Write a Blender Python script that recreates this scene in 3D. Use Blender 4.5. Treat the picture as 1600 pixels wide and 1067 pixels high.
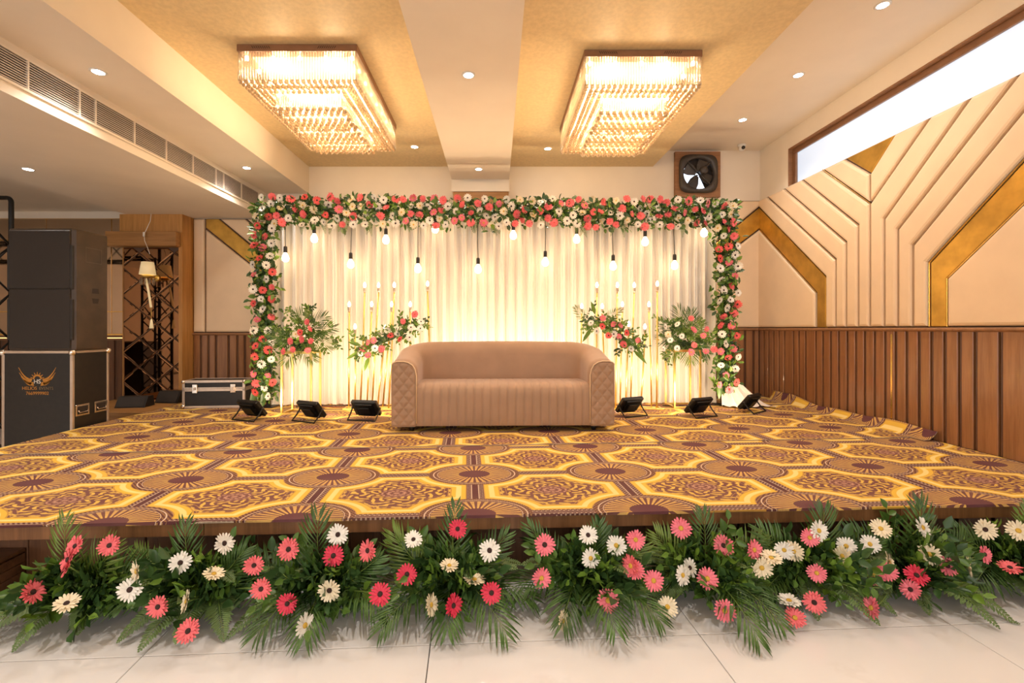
import bpy, bmesh, math, random
from mathutils import Vector, Matrix, Euler
random.seed(11)
PI = math.pi
for o in list(bpy.data.objects): bpy.data.objects.remove(o)
scene = bpy.context.scene
COL = scene.collection

# ------------------------------------------------------------------ camera, world, exposure
FPX, VX, VY, CH = 720.0, 775.0, 514.0, 1.36      # focal length in px, principal point, camera height
cd = bpy.data.cameras.new('camera')
cd.sensor_width = 36.0
cd.lens = 36.0 * FPX / 1600.0
cd.shift_x = (800.0 - VX) / 1600.0
cd.shift_y = (VY - 533.5) / 1600.0
cd.clip_start = 0.05
cam = bpy.data.objects.new('camera', cd)
COL.objects.link(cam)
cam.location = (0, 0, CH)
cam.rotation_euler = (PI / 2, 0, 0)
scene.camera = cam

world = bpy.data.worlds.new('hall_ambient')
scene.world = world
world.use_nodes = True
wb = world.node_tree.nodes['Background']
wb.inputs['Color'].default_value = (1.0, 0.96, 0.94, 1)
wb.inputs['Strength'].default_value = 1.65

scene.view_settings.view_transform = 'Standard'
scene.view_settings.look = 'None'
scene.view_settings.exposure = 0.45
scene.view_settings.gamma = 1.0
scene.view_settings.use_curve_mapping = False
try:
    scene.cycles.use_denoising = True
    scene.cycles.max_bounces = 7
    scene.cycles.transparent_max_bounces = 24
    scene.cycles.sample_clamp_indirect = 6.0
    scene.cycles.caustics_reflective = False
    scene.cycles.caustics_refractive = False
except Exception:
    pass

WARM = (1.0, 0.66, 0.34)
WARM2 = (1.0, 0.75, 0.50)
NEUT = (1.0, 0.91, 0.83)
W_FLOOD, W_DOWN, W_CHAND = 6.0, 40.0, 0.9      # lamp strengths
W_BULB, W_CANDLE = 11.0, 12.0
W_CRYSTAL = 12.5      # lamps inside each chandelier

def P(x, y, D):
    """point of the photograph at pixel x, y and real distance D"""
    return Vector(((x - VX) / FPX * D, D, CH + (VY - y) / FPX * D))

# ------------------------------------------------------------------ material helpers
MATS = {}
class E:
    """tiny expression wrapper over shader math nodes"""
    def __init__(s, nt, sock): s.nt, s.s = nt, sock
    def _m(s, op, b=None, c=None, rev=False):
        n = s.nt.nodes.new('ShaderNodeMath'); n.operation = op
        vals = [s, b, c]
        if rev: vals = [b, s, c]
        for i, v in enumerate(vals):
            if v is None: continue
            if isinstance(v, E): s.nt.links.new(v.s, n.inputs[i])
            else: n.inputs[i].default_value = v
        return E(s.nt, n.outputs[0])
    def __add__(s, o): return s._m('ADD', o)
    __radd__ = __add__
    def __sub__(s, o): return s._m('SUBTRACT', o)
    def __rsub__(s, o): return s._m('SUBTRACT', o, rev=True)
    def __mul__(s, o): return s._m('MULTIPLY', o)
    __rmul__ = __mul__
    def __truediv__(s, o): return s._m('DIVIDE', o)
    def gt(s, o): return s._m('GREATER_THAN', o)
    def lt(s, o): return s._m('LESS_THAN', o)
    def mn(s, o): return s._m('MINIMUM', o)
    def mx(s, o): return s._m('MAXIMUM', o)
    def fract(s): return s._m('FRACT')
    def abs(s): return s._m('ABSOLUTE')
    def sqrt(s): return s._m('SQRT')
    def sin(s): return s._m('SINE')
    def cos(s): return s._m('COSINE')
    def atan2(s, o): return s._m('ARCTAN2', o)
    def step(s, lo, hi):
        n = s.nt.nodes.new('ShaderNodeMapRange'); n.interpolation_type = 'SMOOTHSTEP'
        s.nt.links.new(s.s, n.inputs[0]); n.inputs[1].default_value = lo; n.inputs[2].default_value = hi
        return E(s.nt, n.outputs[0])
    def band(s, lo, hi): return s.gt(lo) * s.lt(hi)

def newmat(name):
    m = bpy.data.materials.new(name); m.use_nodes = True
    nt = m.node_tree
    return m, nt, nt.nodes['Principled BSDF']

def mixc(nt, fac, a, b):
    n = nt.nodes.new('ShaderNodeMix'); n.data_type = 'RGBA'
    for sock, v in ((n.inputs[0], fac), (n.inputs[6], a), (n.inputs[7], b)):
        if isinstance(v, E): nt.links.new(v.s, sock)
        elif hasattr(v, 'is_linked'): nt.links.new(v, sock)
        elif isinstance(v, (tuple, list)): sock.default_value = (*v[:3], 1)
        else: sock.default_value = v
    return n.outputs[2]

def coords(nt, scale=(1, 1, 1)):
    tc = nt.nodes.new('ShaderNodeTexCoord'); mp = nt.nodes.new('ShaderNodeMapping')
    nt.links.new(tc.outputs['Object'], mp.inputs[0]); mp.inputs['Scale'].default_value = scale
    return mp.outputs[0]

def noise(nt, vec, scale, detail=3.0, rough=0.55):
    n = nt.nodes.new('ShaderNodeTexNoise'); n.inputs['Scale'].default_value = scale
    n.inputs['Detail'].default_value = detail; n.inputs['Roughness'].default_value = rough
    if vec is not None: nt.links.new(vec, n.inputs['Vector'])
    return E(nt, n.outputs['Fac'])

def bump(nt, bsdf, h, strength=0.2, dist=0.01):
    b = nt.nodes.new('ShaderNodeBump'); b.inputs['Strength'].default_value = strength
    b.inputs['Distance'].default_value = dist
    nt.links.new(h.s, b.inputs['Height']); nt.links.new(b.outputs[0], bsdf.inputs['Normal'])

def mat(name, col, rough=0.6, metal=0.0, var=0.12, scale=12.0, bmp=0.0, bscale=None, spec=None, emit=None, estr=0.0, sheen=0.0, trans=0.0, stretch=(1, 1, 1)):
    m, nt, b = newmat(name)
    vec = coords(nt, stretch)
    n = noise(nt, vec, scale)
    lo = tuple(max(0, c * (1 - var)) for c in col); hi = tuple(min(1, c * (1 + var)) for c in col)
    nt.links.new(mixc(nt, n.step(0.25, 0.75), lo, hi), b.inputs['Base Color'])
    b.inputs['Roughness'].default_value = rough; b.inputs['Metallic'].default_value = metal
    if spec is not None: b.inputs['Specular IOR Level'].default_value = spec
    if bmp: bump(nt, b, noise(nt, vec, bscale or scale * 3), bmp)
    if emit:
        b.inputs['Emission Color'].default_value = (*emit, 1); b.inputs['Emission Strength'].default_value = estr
    if sheen:
        b.inputs['Sheen Weight'].default_value = sheen; b.inputs['Sheen Roughness'].default_value = 0.4
    if trans: b.inputs['Subsurface Weight'].default_value = 0.0
    MATS[name] = m
    return m

def wood(name, lo, hi, rough=0.4, axis='z', scale=1.0, bmp=0.05, coat=0.0):
    m, nt, b = newmat(name)
    st = {'z': (14, 14, 0.9), 'x': (0.9, 14, 14), 'y': (14, 0.9, 14)}[axis]
    vec = coords(nt, tuple(s * scale for s in st))
    n1 = noise(nt, vec, 1.6, 5.0, 0.65); n2 = noise(nt, vec, 7.0, 2.0)
    f = (n1 * 0.75 + n2 * 0.25).step(0.32, 0.68)
    nt.links.new(mixc(nt, f, lo, hi), b.inputs['Base Color'])
    b.inputs['Roughness'].default_value = rough
    b.inputs['Coat Weight'].default_value = coat
    bump(nt, b, n2, bmp)
    MATS[name] = m
    return m

def emis(name, col, strength):
    m, nt, b = newmat(name)
    n = noise(nt, coords(nt), 3.0)
    nt.links.new(mixc(nt, n, tuple(c * 0.97 for c in col), col), b.inputs['Emission Color'])
    b.inputs['Emission Strength'].default_value = strength
    b.inputs['Base Color'].default_value = (*col, 1)
    MATS[name] = m
    return m

# paint and plaster
mat('paint', (0.84, 0.74, 0.61), 0.62, var=0.02, scale=3, bmp=0.03, bscale=60)
mat('wallpaper', (0.74, 0.575, 0.32), 0.55, var=0.07, scale=30, bmp=0.12, bscale=90)
mat('cream_pad', (0.82, 0.61, 0.40), 0.5, var=0.03, scale=4, bmp=0.04, bscale=160)
mat('gold_panel', (0.62, 0.36, 0.07), 0.34, metal=0.75, var=0.18, scale=6, bmp=0.05, bscale=30)
mat('gold_strip', (0.95, 0.66, 0.22), 0.2, metal=1.0, var=0.05, scale=9)
mat('groove_dark', (0.10, 0.052, 0.03), 0.6, var=0.2, scale=9)
mat('gold_metal', (0.92, 0.66, 0.20), 0.28, metal=1.0, var=0.06, scale=9)
wood('wainscot', (0.235, 0.098, 0.038), (0.36, 0.160, 0.064), 0.33, 'z', 1.0, coat=0.3)
wood('wainscot_dark', (0.10, 0.040, 0.016), (0.17, 0.07, 0.028), 0.4, 'z')
wood('fascia_wood', (0.15, 0.062, 0.022), (0.27, 0.12, 0.045), 0.4, 'z', 0.8)
wood('step_wood', (0.10, 0.040, 0.014), (0.19, 0.080, 0.028), 0.45, 'x', 0.8)
wood('oak', (0.42, 0.19, 0.045), (0.58, 0.28, 0.075), 0.42, 'z')
wood('oak_flat', (0.30, 0.14, 0.04), (0.43, 0.21, 0.065), 0.42, 'x')
wood('board', (0.26, 0.12, 0.05), (0.38, 0.18, 0.075), 0.6, 'x')
mat('black_metal', (0.012, 0.011, 0.010), 0.42, metal=0.3, var=0.2, bmp=0.02)
mat('black_plastic', (0.016, 0.012, 0.009), 0.5, var=0.25, scale=20, bmp=0.06, bscale=120)
mat('black_vinyl', (0.012, 0.008, 0.005), 0.45, var=0.25, scale=20, bmp=0.08, bscale=160)
mat('speaker_side', (0.058, 0.036, 0.021), 0.5, var=0.22, scale=6, bmp=0.1, bscale=140)
mat('grille_metal', (0.022, 0.014, 0.009), 0.6, var=0.5, scale=220, bmp=0.3, bscale=260)
mat('aluminium', (0.60, 0.48, 0.38), 0.36, metal=0.75, var=0.08, scale=14)
mat('chrome', (0.80, 0.72, 0.62), 0.16, metal=1.0, var=0.04)
mat('brown_metal', (0.30, 0.16, 0.09), 0.4, metal=0.4, var=0.1)
mat('fan_grey', (0.060, 0.048, 0.040), 0.4, var=0.15)
mat('dark_slot', (0.02, 0.012, 0.008), 0.7, var=0.2)
mat('white_plastic', (0.80, 0.77, 0.72), 0.4, var=0.02)
mat('grille_slat', (0.62, 0.54, 0.46), 0.5, var=0.03)
mat('velvet', (0.40, 0.245, 0.150), 0.72, var=0.06, scale=5, bmp=0.03, bscale=200, sheen=0.35)
mat('piping', (0.78, 0.56, 0.34), 0.5, var=0.05)
mat('cloth_white', (0.82, 0.74, 0.66), 0.8, var=0.05, scale=8, bmp=0.1, bscale=20)
mat('sconce_shade', (0.88, 0.76, 0.52), 0.7, var=0.03, emit=(1, 0.72, 0.35), estr=0.25)  # weak glow put into the colour; the sconce is off, without a lamp
mat('cable_brown', (0.22, 0.06, 0.035), 0.5)
mat('cable_black', (0.012, 0.010, 0.009), 0.5)
mat('logo_orange', (0.50, 0.20, 0.02), 0.5, var=0.2, scale=60)
mat('logo_dim', (0.20, 0.13, 0.06), 0.5)
mat('logo_white', (0.8, 0.75, 0.68), 0.5)
mat('badge', (0.13, 0.10, 0.075), 0.4, metal=0.5)
# flowers and leaves
mat('petal_coral', (0.85, 0.155, 0.170), 0.55, var=0.16, scale=40)
mat('petal_pink', (0.89, 0.20, 0.25), 0.55, var=0.16, scale=40)
mat('petal_hot', (0.72, 0.030, 0.075), 0.5, var=0.2, scale=40)
mat('petal_red', (0.80, 0.10, 0.09), 0.55, var=0.2, scale=40)
mat('petal_white', (0.88, 0.83, 0.74), 0.6, var=0.05, scale=40)
mat('petal_cream', (0.86, 0.74, 0.52), 0.6, var=0.08, scale=40)
mat('centre_dark', (0.045, 0.018, 0.012), 0.8, var=0.4, scale=200, bmp=0.4, bscale=300)
mat('centre_yellow', (0.72, 0.44, 0.06), 0.8, var=0.3, scale=200, bmp=0.4, bscale=300)
mat('stem_green', (0.16, 0.24, 0.045), 0.5)
mat('leaf_dark', (0.045, 0.098, 0.026), 0.34, var=0.4, scale=5)
mat('leaf_mid', (0.088, 0.172, 0.028), 0.36, var=0.4, scale=5)
mat('leaf_light', (0.15, 0.26, 0.030), 0.45, var=0.3, scale=5)
mat('palm', (0.070, 0.135, 0.027), 0.42, var=0.4, scale=5)
mat('palm_light', (0.16, 0.23, 0.040), 0.45, var=0.3, scale=5)
mat('fern', (0.120, 0.185, 0.055), 0.55, var=0.3, scale=5)
mat('foam', (0.03, 0.06, 0.02), 0.9)
# lamps
emis('bulb_glow', (1.0, 0.74, 0.44), W_BULB)
emis('candle_glow', (1.0, 0.83, 0.56), W_CANDLE)
emis('downlight_glow', (1.0, 0.93, 0.86), 30.0)
emis('chandelier_led', (1.0, 0.74, 0.44), W_CHAND)
emis('chandelier_bulb', (1.0, 0.86, 0.62), 26.0)
emis('flood_led', (1.0, 0.80, 0.50), 8.0)
emis('led_strip', (1.0, 0.60, 0.24), 1.6)
emis('daylight', (0.78, 0.87, 1.0), 1.15)

# curtain: thin warm white fabric
m, nt, b = newmat('curtain'); MATS['curtain'] = m
vec = coords(nt, (1, 1, 1)); n = noise(nt, vec, 180)
nt.links.new(mixc(nt, n, (0.80, 0.72, 0.62), (0.87, 0.80, 0.71)), b.inputs['Base Color'])
b.inputs['Roughness'].default_value = 0.8; b.inputs['Sheen Weight'].default_value = 0.2

# frosted window glass: lit from outside by daylight
m, nt, b = newmat('frosted_glass'); MATS['frosted_glass'] = m
n = noise(nt, coords(nt, (1, 0.35, 1)), 1.3, 2.0)
nt.links.new(mixc(nt, n.step(0.3, 0.7), (0.52, 0.66, 0.86), (0.74, 0.85, 1.0)), b.inputs['Emission Color'])
b.inputs['Emission Strength'].default_value = 0.60
b.inputs['Base Color'].default_value = (0.5, 0.55, 0.6, 1); b.inputs['Roughness'].default_value = 0.5

# mirrors
for nm, c, r in (('mirror_bronze', (0.34, 0.19, 0.105), 0.03), ('mirror_clear', (0.62, 0.50, 0.40), 0.05)):
    m, nt, b = newmat(nm); MATS[nm] = m
    n = noise(nt, coords(nt), 2.0)
    nt.links.new(mixc(nt, n, tuple(k * 0.95 for k in c), c), b.inputs['Base Color'])
    b.inputs['Metallic'].default_value = 1.0; b.inputs['Roughness'].default_value = r

# crystal: see-through, sparkling and passing light on; brown diffuse paints in the shading
def crystal(name, tint, shade_col, see, dense):
    m, nt, b = newmat(name); MATS[name] = m
    out = nt.nodes['Material Output']
    nz = noise(nt, coords(nt), 25.0)
    tr = nt.nodes.new('ShaderNodeBsdfTransparent'); tr.inputs[0].default_value = (1, 0.97, 0.92, 1)
    tl = nt.nodes.new('ShaderNodeBsdfTranslucent'); nt.links.new(mixc(nt, nz, tint, tuple(k * 0.8 for k in tint)), tl.inputs[0])
    gl = nt.nodes.new('ShaderNodeBsdfGlossy'); gl.inputs['Roughness'].default_value = 0.18; gl.inputs[0].default_value = (1, 0.96, 0.9, 1)
    df = nt.nodes.new('ShaderNodeBsdfDiffuse'); df.inputs[0].default_value = (*shade_col, 1)
    def mixs(a, b_, f):
        s = nt.nodes.new('ShaderNodeMixShader')
        if isinstance(f, float): s.inputs[0].default_value = f
        else: nt.links.new(f, s.inputs[0])
        nt.links.new(a.outputs[0], s.inputs[1]); nt.links.new(b_.outputs[0], s.inputs[2]); return s
    lw = nt.nodes.new('ShaderNodeLayerWeight'); lw.inputs['Blend'].default_value = 0.3
    nt.links.new(mixs(mixs(mixs(tl, df, dense), tr, see), gl, lw.outputs['Facing']).outputs[0], out.inputs[0])
crystal('crystal', (0.92, 0.80, 0.64), (0.42, 0.30, 0.19), 0.60, 0.72)
crystal('crystal_bead', (0.80, 0.58, 0.34), (0.50, 0.34, 0.18), 0.22, 0.80)

# marble tile
m, nt, b = newmat('marble'); MATS['marble'] = m
vec = coords(nt, (1, 1, 1)); n1 = noise(nt, vec, 0.9, 6.0, 0.6)
w1 = (n1 - 0.5).abs().step(0.0, 0.022)
n2 = noise(nt, vec, 2.5, 2.0)
veins = mixc(nt, (1.0 - w1) * n2.step(0.5, 0.75) * 0.35, (0.80, 0.775, 0.76), (0.57, 0.52, 0.48))
nt.links.new(veins, b.inputs['Base Color']); b.inputs['Roughness'].default_value = 0.16
b.inputs['Specular IOR Level'].default_value = 0.45
mat('grout', (0.10, 0.085, 0.075), 0.8)

# ------------------------------------------------------------------ carpet pattern
PU, PV = 0.919, 0.664
def carpet_material():
    m, nt, b = newmat('carpet'); MATS['carpet'] = m
    tc = nt.nodes.new('ShaderNodeTexCoord'); sp = nt.nodes.new('ShaderNodeSeparateXYZ')
    nt.links.new(tc.outputs['Object'], sp.inputs[0])
    x, y = E(nt, sp.outputs[0]), E(nt, sp.outputs[1])
    u, v = x / PU, y / PV
    nz = noise(nt, coords(nt), 26.0, 2.0)
    fine = noise(nt, coords(nt), 300.0, 2.0)
    a = (u + 0.5).fract() - 0.5; bb = (v + 0.5).fract() - 0.5
    c = u.fract() - 0.5; d = v.fract() - 0.5
    aa, ab = a.abs(), bb.abs()
    r = (a * a + bb * bb).sqrt()
    th = bb.atan2(a)
    R2 = (c * c + d * d).sqrt(); t2 = d.atan2(c)
    s = (aa - 0.056).mn(ab - 0.05).mn(r - 0.325)
    PUR, PUR2, TAN = (0.150, 0.056, 0.050), (0.105, 0.034, 0.034), (0.50, 0.27, 0.085)
    GOLD, PALE, CREAM = (0.74, 0.45, 0.055), (0.86, 0.65, 0.24), (0.70, 0.53, 0.38)
    # octagon filling: scrolls of leaves round a rosette
    wob = (nz - 0.5) * 0.9
    q1 = (R2 * 92.0 + (t2 * 8.0).cos() * 2.6 + wob * 2.4).sin()
    q2 = (t2 * 16.0 + (R2 * 52.0).sin() * 2.8 + wob * 2.0).cos()
    q3 = ((c * 150.0).sin() + (d * 150.0).sin() + wob * 1.5)
    leaf = (q1 * 0.62 + q2 * 0.60 + q3 * 0.24).step(0.16, 0.40)
    leaf = leaf * R2.step(0.09, 0.12) * (1.0 - R2.step(0.40, 0.46))
    ground = mixc(nt, fine, PUR, (0.19, 0.075, 0.06))
    col = mixc(nt, leaf * 0.95, ground, (0.70, 0.44, 0.085))
    ros = ((t2 * 12.0).cos() * 0.5 + (R2 * 150.0).sin() * 0.7).step(0.0, 0.3) * R2.lt(0.095)
    col = mixc(nt, ros * 0.8, col, (0.55, 0.30, 0.20))
    edge = s.band(0.112, 0.119) + s.band(0.139, 0.146) * fine.gt(0.45)
    col = mixc(nt, edge * 0.75, col, TAN)
    # golden frame of the octagon
    fr = mixc(nt, s.step(0.030, 0.036) * (1.0 - s.step(0.064, 0.070)), GOLD, PALE)
    fr = mixc(nt, s.band(0.0, 0.006) + s.band(0.095, 0.104), fr, (0.52, 0.27, 0.05))
    col = mixc(nt, s.gt(0.0) * s.lt(0.104), col, fr)
    # bars between the medallions
    k = ((x * 260.0).sin() * (y * 260.0).sin()).gt(0.25)
    bar = mixc(nt, k * 0.55, PUR2, CREAM)
    ctr = aa.lt(0.020) + ab.lt(0.012)
    bar = mixc(nt, ctr.mn(1.0), bar, PUR2)
    bar = mixc(nt, (aa.band(0.020, 0.026) * ab.gt(0.2) + ab.band(0.012, 0.016) * aa.gt(0.2)).mn(1.0) * 0.8, bar, CREAM)
    col = mixc(nt, s.lt(0.0), col, bar)
    # medallion
    rays = (th * 36.0).cos()
    ray2 = (th * 18.0).cos()
    rr = (r - 0.112) / 0.145
    med = mixc(nt, (rays + 0.16 - rr * 0.22 + (nz - 0.5) * 0.9).step(-0.1, 0.2), (0.60, 0.36, 0.11), PUR)
    med = mixc(nt, (ray2 + 0.55 - rr * 3.0).step(0.0, 0.3) * (1.0 - (rays + 0.2).step(0.0, 0.3)) * 0.85, med, (0.78, 0.48, 0.10))
    med = mixc(nt, fine.step(0.5, 0.6) * r.gt(0.20) * 0.35, med, PUR)
    ring = mixc(nt, k * 0.6, PUR2, TAN)
    med = mixc(nt, r.gt(0.258), med, ring)
    med = mixc(nt, (r.band(0.288, 0.296) + r.band(0.262, 0.266)).mn(1.0) * 0.85, med, CREAM)
    med = mixc(nt, r.lt(0.112), med, (0.120, 0.040, 0.046))
    col = mixc(nt, r.lt(0.322), col, med)
    worn = noise(nt, coords(nt), 2.2, 3.0)
    col = mixc(nt, worn.step(0.35, 0.8) * 0.12, col, (0.45, 0.30, 0.2))
    nt.links.new(col, b.inputs['Base Color'])
    b.inputs['Roughness'].default_value = 0.85
    b.inputs['Specular IOR Level'].default_value = 0.2
    bump(nt, b, fine, 0.25, 0.004)
carpet_material()
mat('carpet_back', (0.45, 0.33, 0.25), 0.9, var=0.1)

# ------------------------------------------------------------------ mesh helpers
class MB:
    def __init__(s): s.v, s.f, s.mi, s.sm = [], [], [], []
    def add(s, vs, fs, M=None, mi=0, smooth=False):
        n = len(s.v)
        for p in vs:
            p = Vector(p)
            s.v.append(M @ p if M is not None else p)
        for f in fs:
            s.f.append([i + n for i in f]); s.mi.append(mi); s.sm.append(smooth)
        return s
    def box(s, lo, hi, M=None, mi=0):
        x0, y0, z0 = lo; x1, y1, z1 = hi
        return s.add([(x0,y0,z0),(x1,y0,z0),(x1,y1,z0),(x0,y1,z0),(x0,y0,z1),(x1,y0,z1),(x1,y1,z1),(x0,y1,z1)],
              [(0,3,2,1),(4,5,6,7),(0,1,5,4),(1,2,6,5),(2,3,7,6),(3,0,4,7)], M, mi)
    def cbox(s, lo, hi, c=0.005, M=None, mi=0, axis=None):
        """box with chamfered edges"""
        bm = bmesh.new(); bmesh.ops.create_cube(bm, size=1.0)
        for v in bm.verts:
            v.co = Vector([lo[i] + (v.co[i] + 0.5) * (hi[i] - lo[i]) for i in range(3)])
        bmesh.ops.bevel(bm, geom=list(bm.edges), offset=c, segments=1, affect='EDGES')
        bm.verts.index_update()
        s.add([v.co.copy() for v in bm.verts], [[v.index for v in f.verts] for f in bm.faces], M, mi)
        bm.free(); return s
    def tube(s, pts, r, n=8, M=None, mi=0, smooth=True, caps=True):
        pts = [Vector(p) for p in pts]
        if not isinstance(r, (list, tuple)): r = [r] * len(pts)
        vs, fs = [], []
        up = None
        for i, p in enumerate(pts):
            t = (pts[min(i + 1, len(pts) - 1)] - pts[max(i - 1, 0)]).normalized()
            if up is None:
                up = t.orthogonal().normalized()
            else:
                up = (up - t * up.dot(t))
                up = up.normalized() if up.length > 1e-6 else t.orthogonal().normalized()
            w = t.cross(up)
            for k in range(n):
                a = 2 * PI * k / n
                vs.append(p + (up * math.cos(a) + w * math.sin(a)) * r[i])
        for i in range(len(pts) - 1):
            for k in range(n):
                k2 = (k + 1) % n
                fs.append((i*n+k, i*n+k2, (i+1)*n+k2, (i+1)*n+k))
        if caps:
            fs.append(tuple(reversed(range(n)))); fs.append(tuple((len(pts)-1)*n + k for k in range(n)))
        return s.add(vs, fs, M, mi, smooth)
    def lathe(s, prof, n=16, M=None, mi=0, smooth=True):
        """profile of (radius, z)"""
        vs, fs = [], []
        for (r, z) in prof:
            for k in range(n):
                a = 2 * PI * k / n
                vs.append((r * math.cos(a), r * math.sin(a), z))
        for i in range(len(prof) - 1):
            for k in range(n):
                k2 = (k + 1) % n
                fs.append((i*n+k, i*n+k2, (i+1)*n+k2, (i+1)*n+k))
        if prof[0][0] > 1e-6: fs.append(tuple(reversed(range(n))))
        if prof[-1][0] > 1e-6: fs.append(tuple((len(prof)-1)*n + k for k in range(n)))
        return s.add(vs, fs, M, mi, smooth)
    def ball(s, c, r, M=None, mi=0, n=8, m=6, sz=1.0):
        prof = [(max(1e-5, r * math.sin(PI * i / m)), -r * sz * math.cos(PI * i / m)) for i in range(m + 1)]
        T = Matrix.Translation(Vector(c))
        return s.lathe(prof, n, (M @ T) if M is not None else T, mi)
    def prism(s, poly, y0, y1, M=None, mi=0):
        """polygon in local xz, extruded along y"""
        n = len(poly)
        vs = [(p[0], y0, p[1]) for p in poly] + [(p[0], y1, p[1]) for p in poly]
        fs = [tuple(range(n)), tuple(reversed(range(n, 2*n)))] + [(i, i+n, (i+1)%n+n, (i+1)%n) for i in range(n)]
        return s.add(vs, fs, M, mi)
    def mesh(s, name, mats):
        me = bpy.data.meshes.new(name)
        me.from_pydata([tuple(p) for p in s.v], [], s.f)
        for mm in (mats if isinstance(mats, (list, tuple)) else [mats]):
            me.materials.append(MATS[mm])
        me.polygons.foreach_set('material_index', s.mi)
        me.polygons.foreach_set('use_smooth', s.sm)
        me.update()
        return me
    def build(s, name, mats, parent=None, loc=None):
        return link(name, s.mesh(name, mats), parent, loc)

def fix_normals(me):
    bm = bmesh.new(); bm.from_mesh(me); bmesh.ops.recalc_face_normals(bm, faces=bm.faces); bm.to_mesh(me); bm.free()

def link(name, data, parent=None, loc=None, rot=None, scale=None):
    o = bpy.data.objects.new(name, data); COL.objects.link(o)
    if parent is not None: o.parent = parent
    if loc is not None: o.location = loc
    if rot is not None: o.rotation_euler = rot
    if scale is not None: o.scale = scale if isinstance(scale, (tuple, list, Vector)) else (scale,)*3
    return o

def tag(o, label, cat, group=None):
    o['label'] = label; o['category'] = cat
    if group: o['group'] = group
    return o

def thing(name, label, cat, loc=(0, 0, 0), rz=0.0, group=None):
    o = bpy.data.objects.new(name, None); COL.objects.link(o)
    o.empty_display_size = 0.05
    o.location = loc; o.rotation_euler = (0, 0, rz)
    return tag(o, label, cat, group)

def struct(name, mb, m, label=None, loc=None):
    o = mb.build(name, m, None, loc); o['kind'] = 'structure'
    o['label'] = label or name.replace('_', ' ')
    return o

def lamp(name, kind, energy, col, parent, loc, aim=None, **kw):
    ld = bpy.data.lights.new(name, kind); ld.energy = energy; ld.color = col
    for k, v in kw.items(): setattr(ld, k, v)
    o = bpy.data.objects.new(name, ld); COL.objects.link(o); o.parent = parent; o.location = loc
    if aim is not None: o.rotation_euler = Vector(aim).to_track_quat('-Z', 'Y').to_euler()
    return o

def basis(origin, ydir, up=(0, 0, 1)):
    """matrix whose local +y runs along ydir and whose z is near up"""
    y = Vector(ydir).normalized(); z = Vector(up); z = z - y * z.dot(y)
    z = z.normalized() if z.length > 1e-5 else y.orthogonal().normalized()
    x = y.cross(z)
    M = Matrix((x, y, z)).transposed().to_4x4(); M.translation = Vector(origin); return M

# ------------------------------------------------------------------ the room
RWX, BWY = 3.82, 6.67
ROT = math.radians(3.3)
# floor of large marble tiles, laid square to the stage
mb = MB(); mb.box((-10.2, -5, -0.12), (4.0, 6.9, -0.012))
floor = struct('floor', mb, 'grout', 'white marble tile floor in front of the stage')
T = 1.19
tile_me = MB().cbox((0, 0, -0.012), (T - 0.004, T - 0.004, 0.0), 0.0015).mesh('floor_tile', 'marble')
tile_o = Vector((-0.281, 1.986))
for i in range(-8, 4):
    for j in range(-5, 5):
        p = tile_o + Vector((math.cos(ROT) * i * T - math.sin(ROT) * j * T, math.sin(ROT) * i * T + math.cos(ROT) * j * T))
        if p.x < -10 or p.x > 3.9 or p.y > 6.4 or p.y < -5: continue
        if p.y > 3.3 and -4.0 < p.x: continue
        link('floor_tile', tile_me, floor, (p.x, p.y, 0), (0, 0, ROT))

wall_back = struct('wall_back', MB().box((-10.1, BWY, 0), (4.0, BWY + 0.15, 4.3)), 'paint', 'cream back wall behind the flower backdrop')
WIN_Z0, WIN_Z1, WIN_Y1 = 3.22, 3.715, 6.03
mb = MB()
mb.box((RWX, -5, 0), (RWX + 0.18, BWY, WIN_Z0))
mb.box((RWX, -5, WIN_Z1), (RWX + 0.18, BWY, 4.3))
mb.box((RWX, WIN_Y1, WIN_Z0), (RWX + 0.18, BWY, WIN_Z1))
mb.box((RWX, -5, WIN_Z0), (RWX + 0.18, -1.0, WIN_Z1))
wall_right = struct('wall_right', mb, 'paint', 'right side wall with padded panels')
wall_left = struct('wall_left', MB().box((-10.2, -5, 0), (-10.05, BWY, 4.3)), 'cream_pad', 'far left wall of the hall')

def ceil(x0, x1, z, m, label):
    return struct('ceiling', MB().box((x0, -5, z), (x1, BWY, 4.3)), m, label)
ceil(2.27, RWX, 3.94, 'paint', 'white ceiling along the window wall')
ceil(-2.707, -0.62, 3.71, 'wallpaper', 'beige papered ceiling field over the left chandelier')
ceil(0.183, 2.27, 3.71, 'wallpaper', 'beige papered ceiling field over the right chandelier')
ceil(-0.62, 0.183, 3.45, 'paint', 'white ceiling beam between the two chandeliers')
ceil(-3.32, -2.707, 3.32, 'paint', 'white soffit above the air grille')
ceil(-5.17, -3.32, 2.96, 'paint', 'low white ceiling on the left')
ceil(-10.1, -5.17, 3.06, 'paint', 'white ceiling over the far left bay')  # set a step higher so this bay catches less light

# pilaster under the beam
pil = struct('trim_1', MB().box((-0.60, 6.46, 0.4), (0.175, BWY, 3.285)), 'oak_flat', 'wood clad pilaster behind the curtain')
struct('trim_2', MB().box((-0.62, 6.44, 3.285), (0.183, BWY, 3.45)), 'paint', 'white head block under the ceiling beam')

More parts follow.
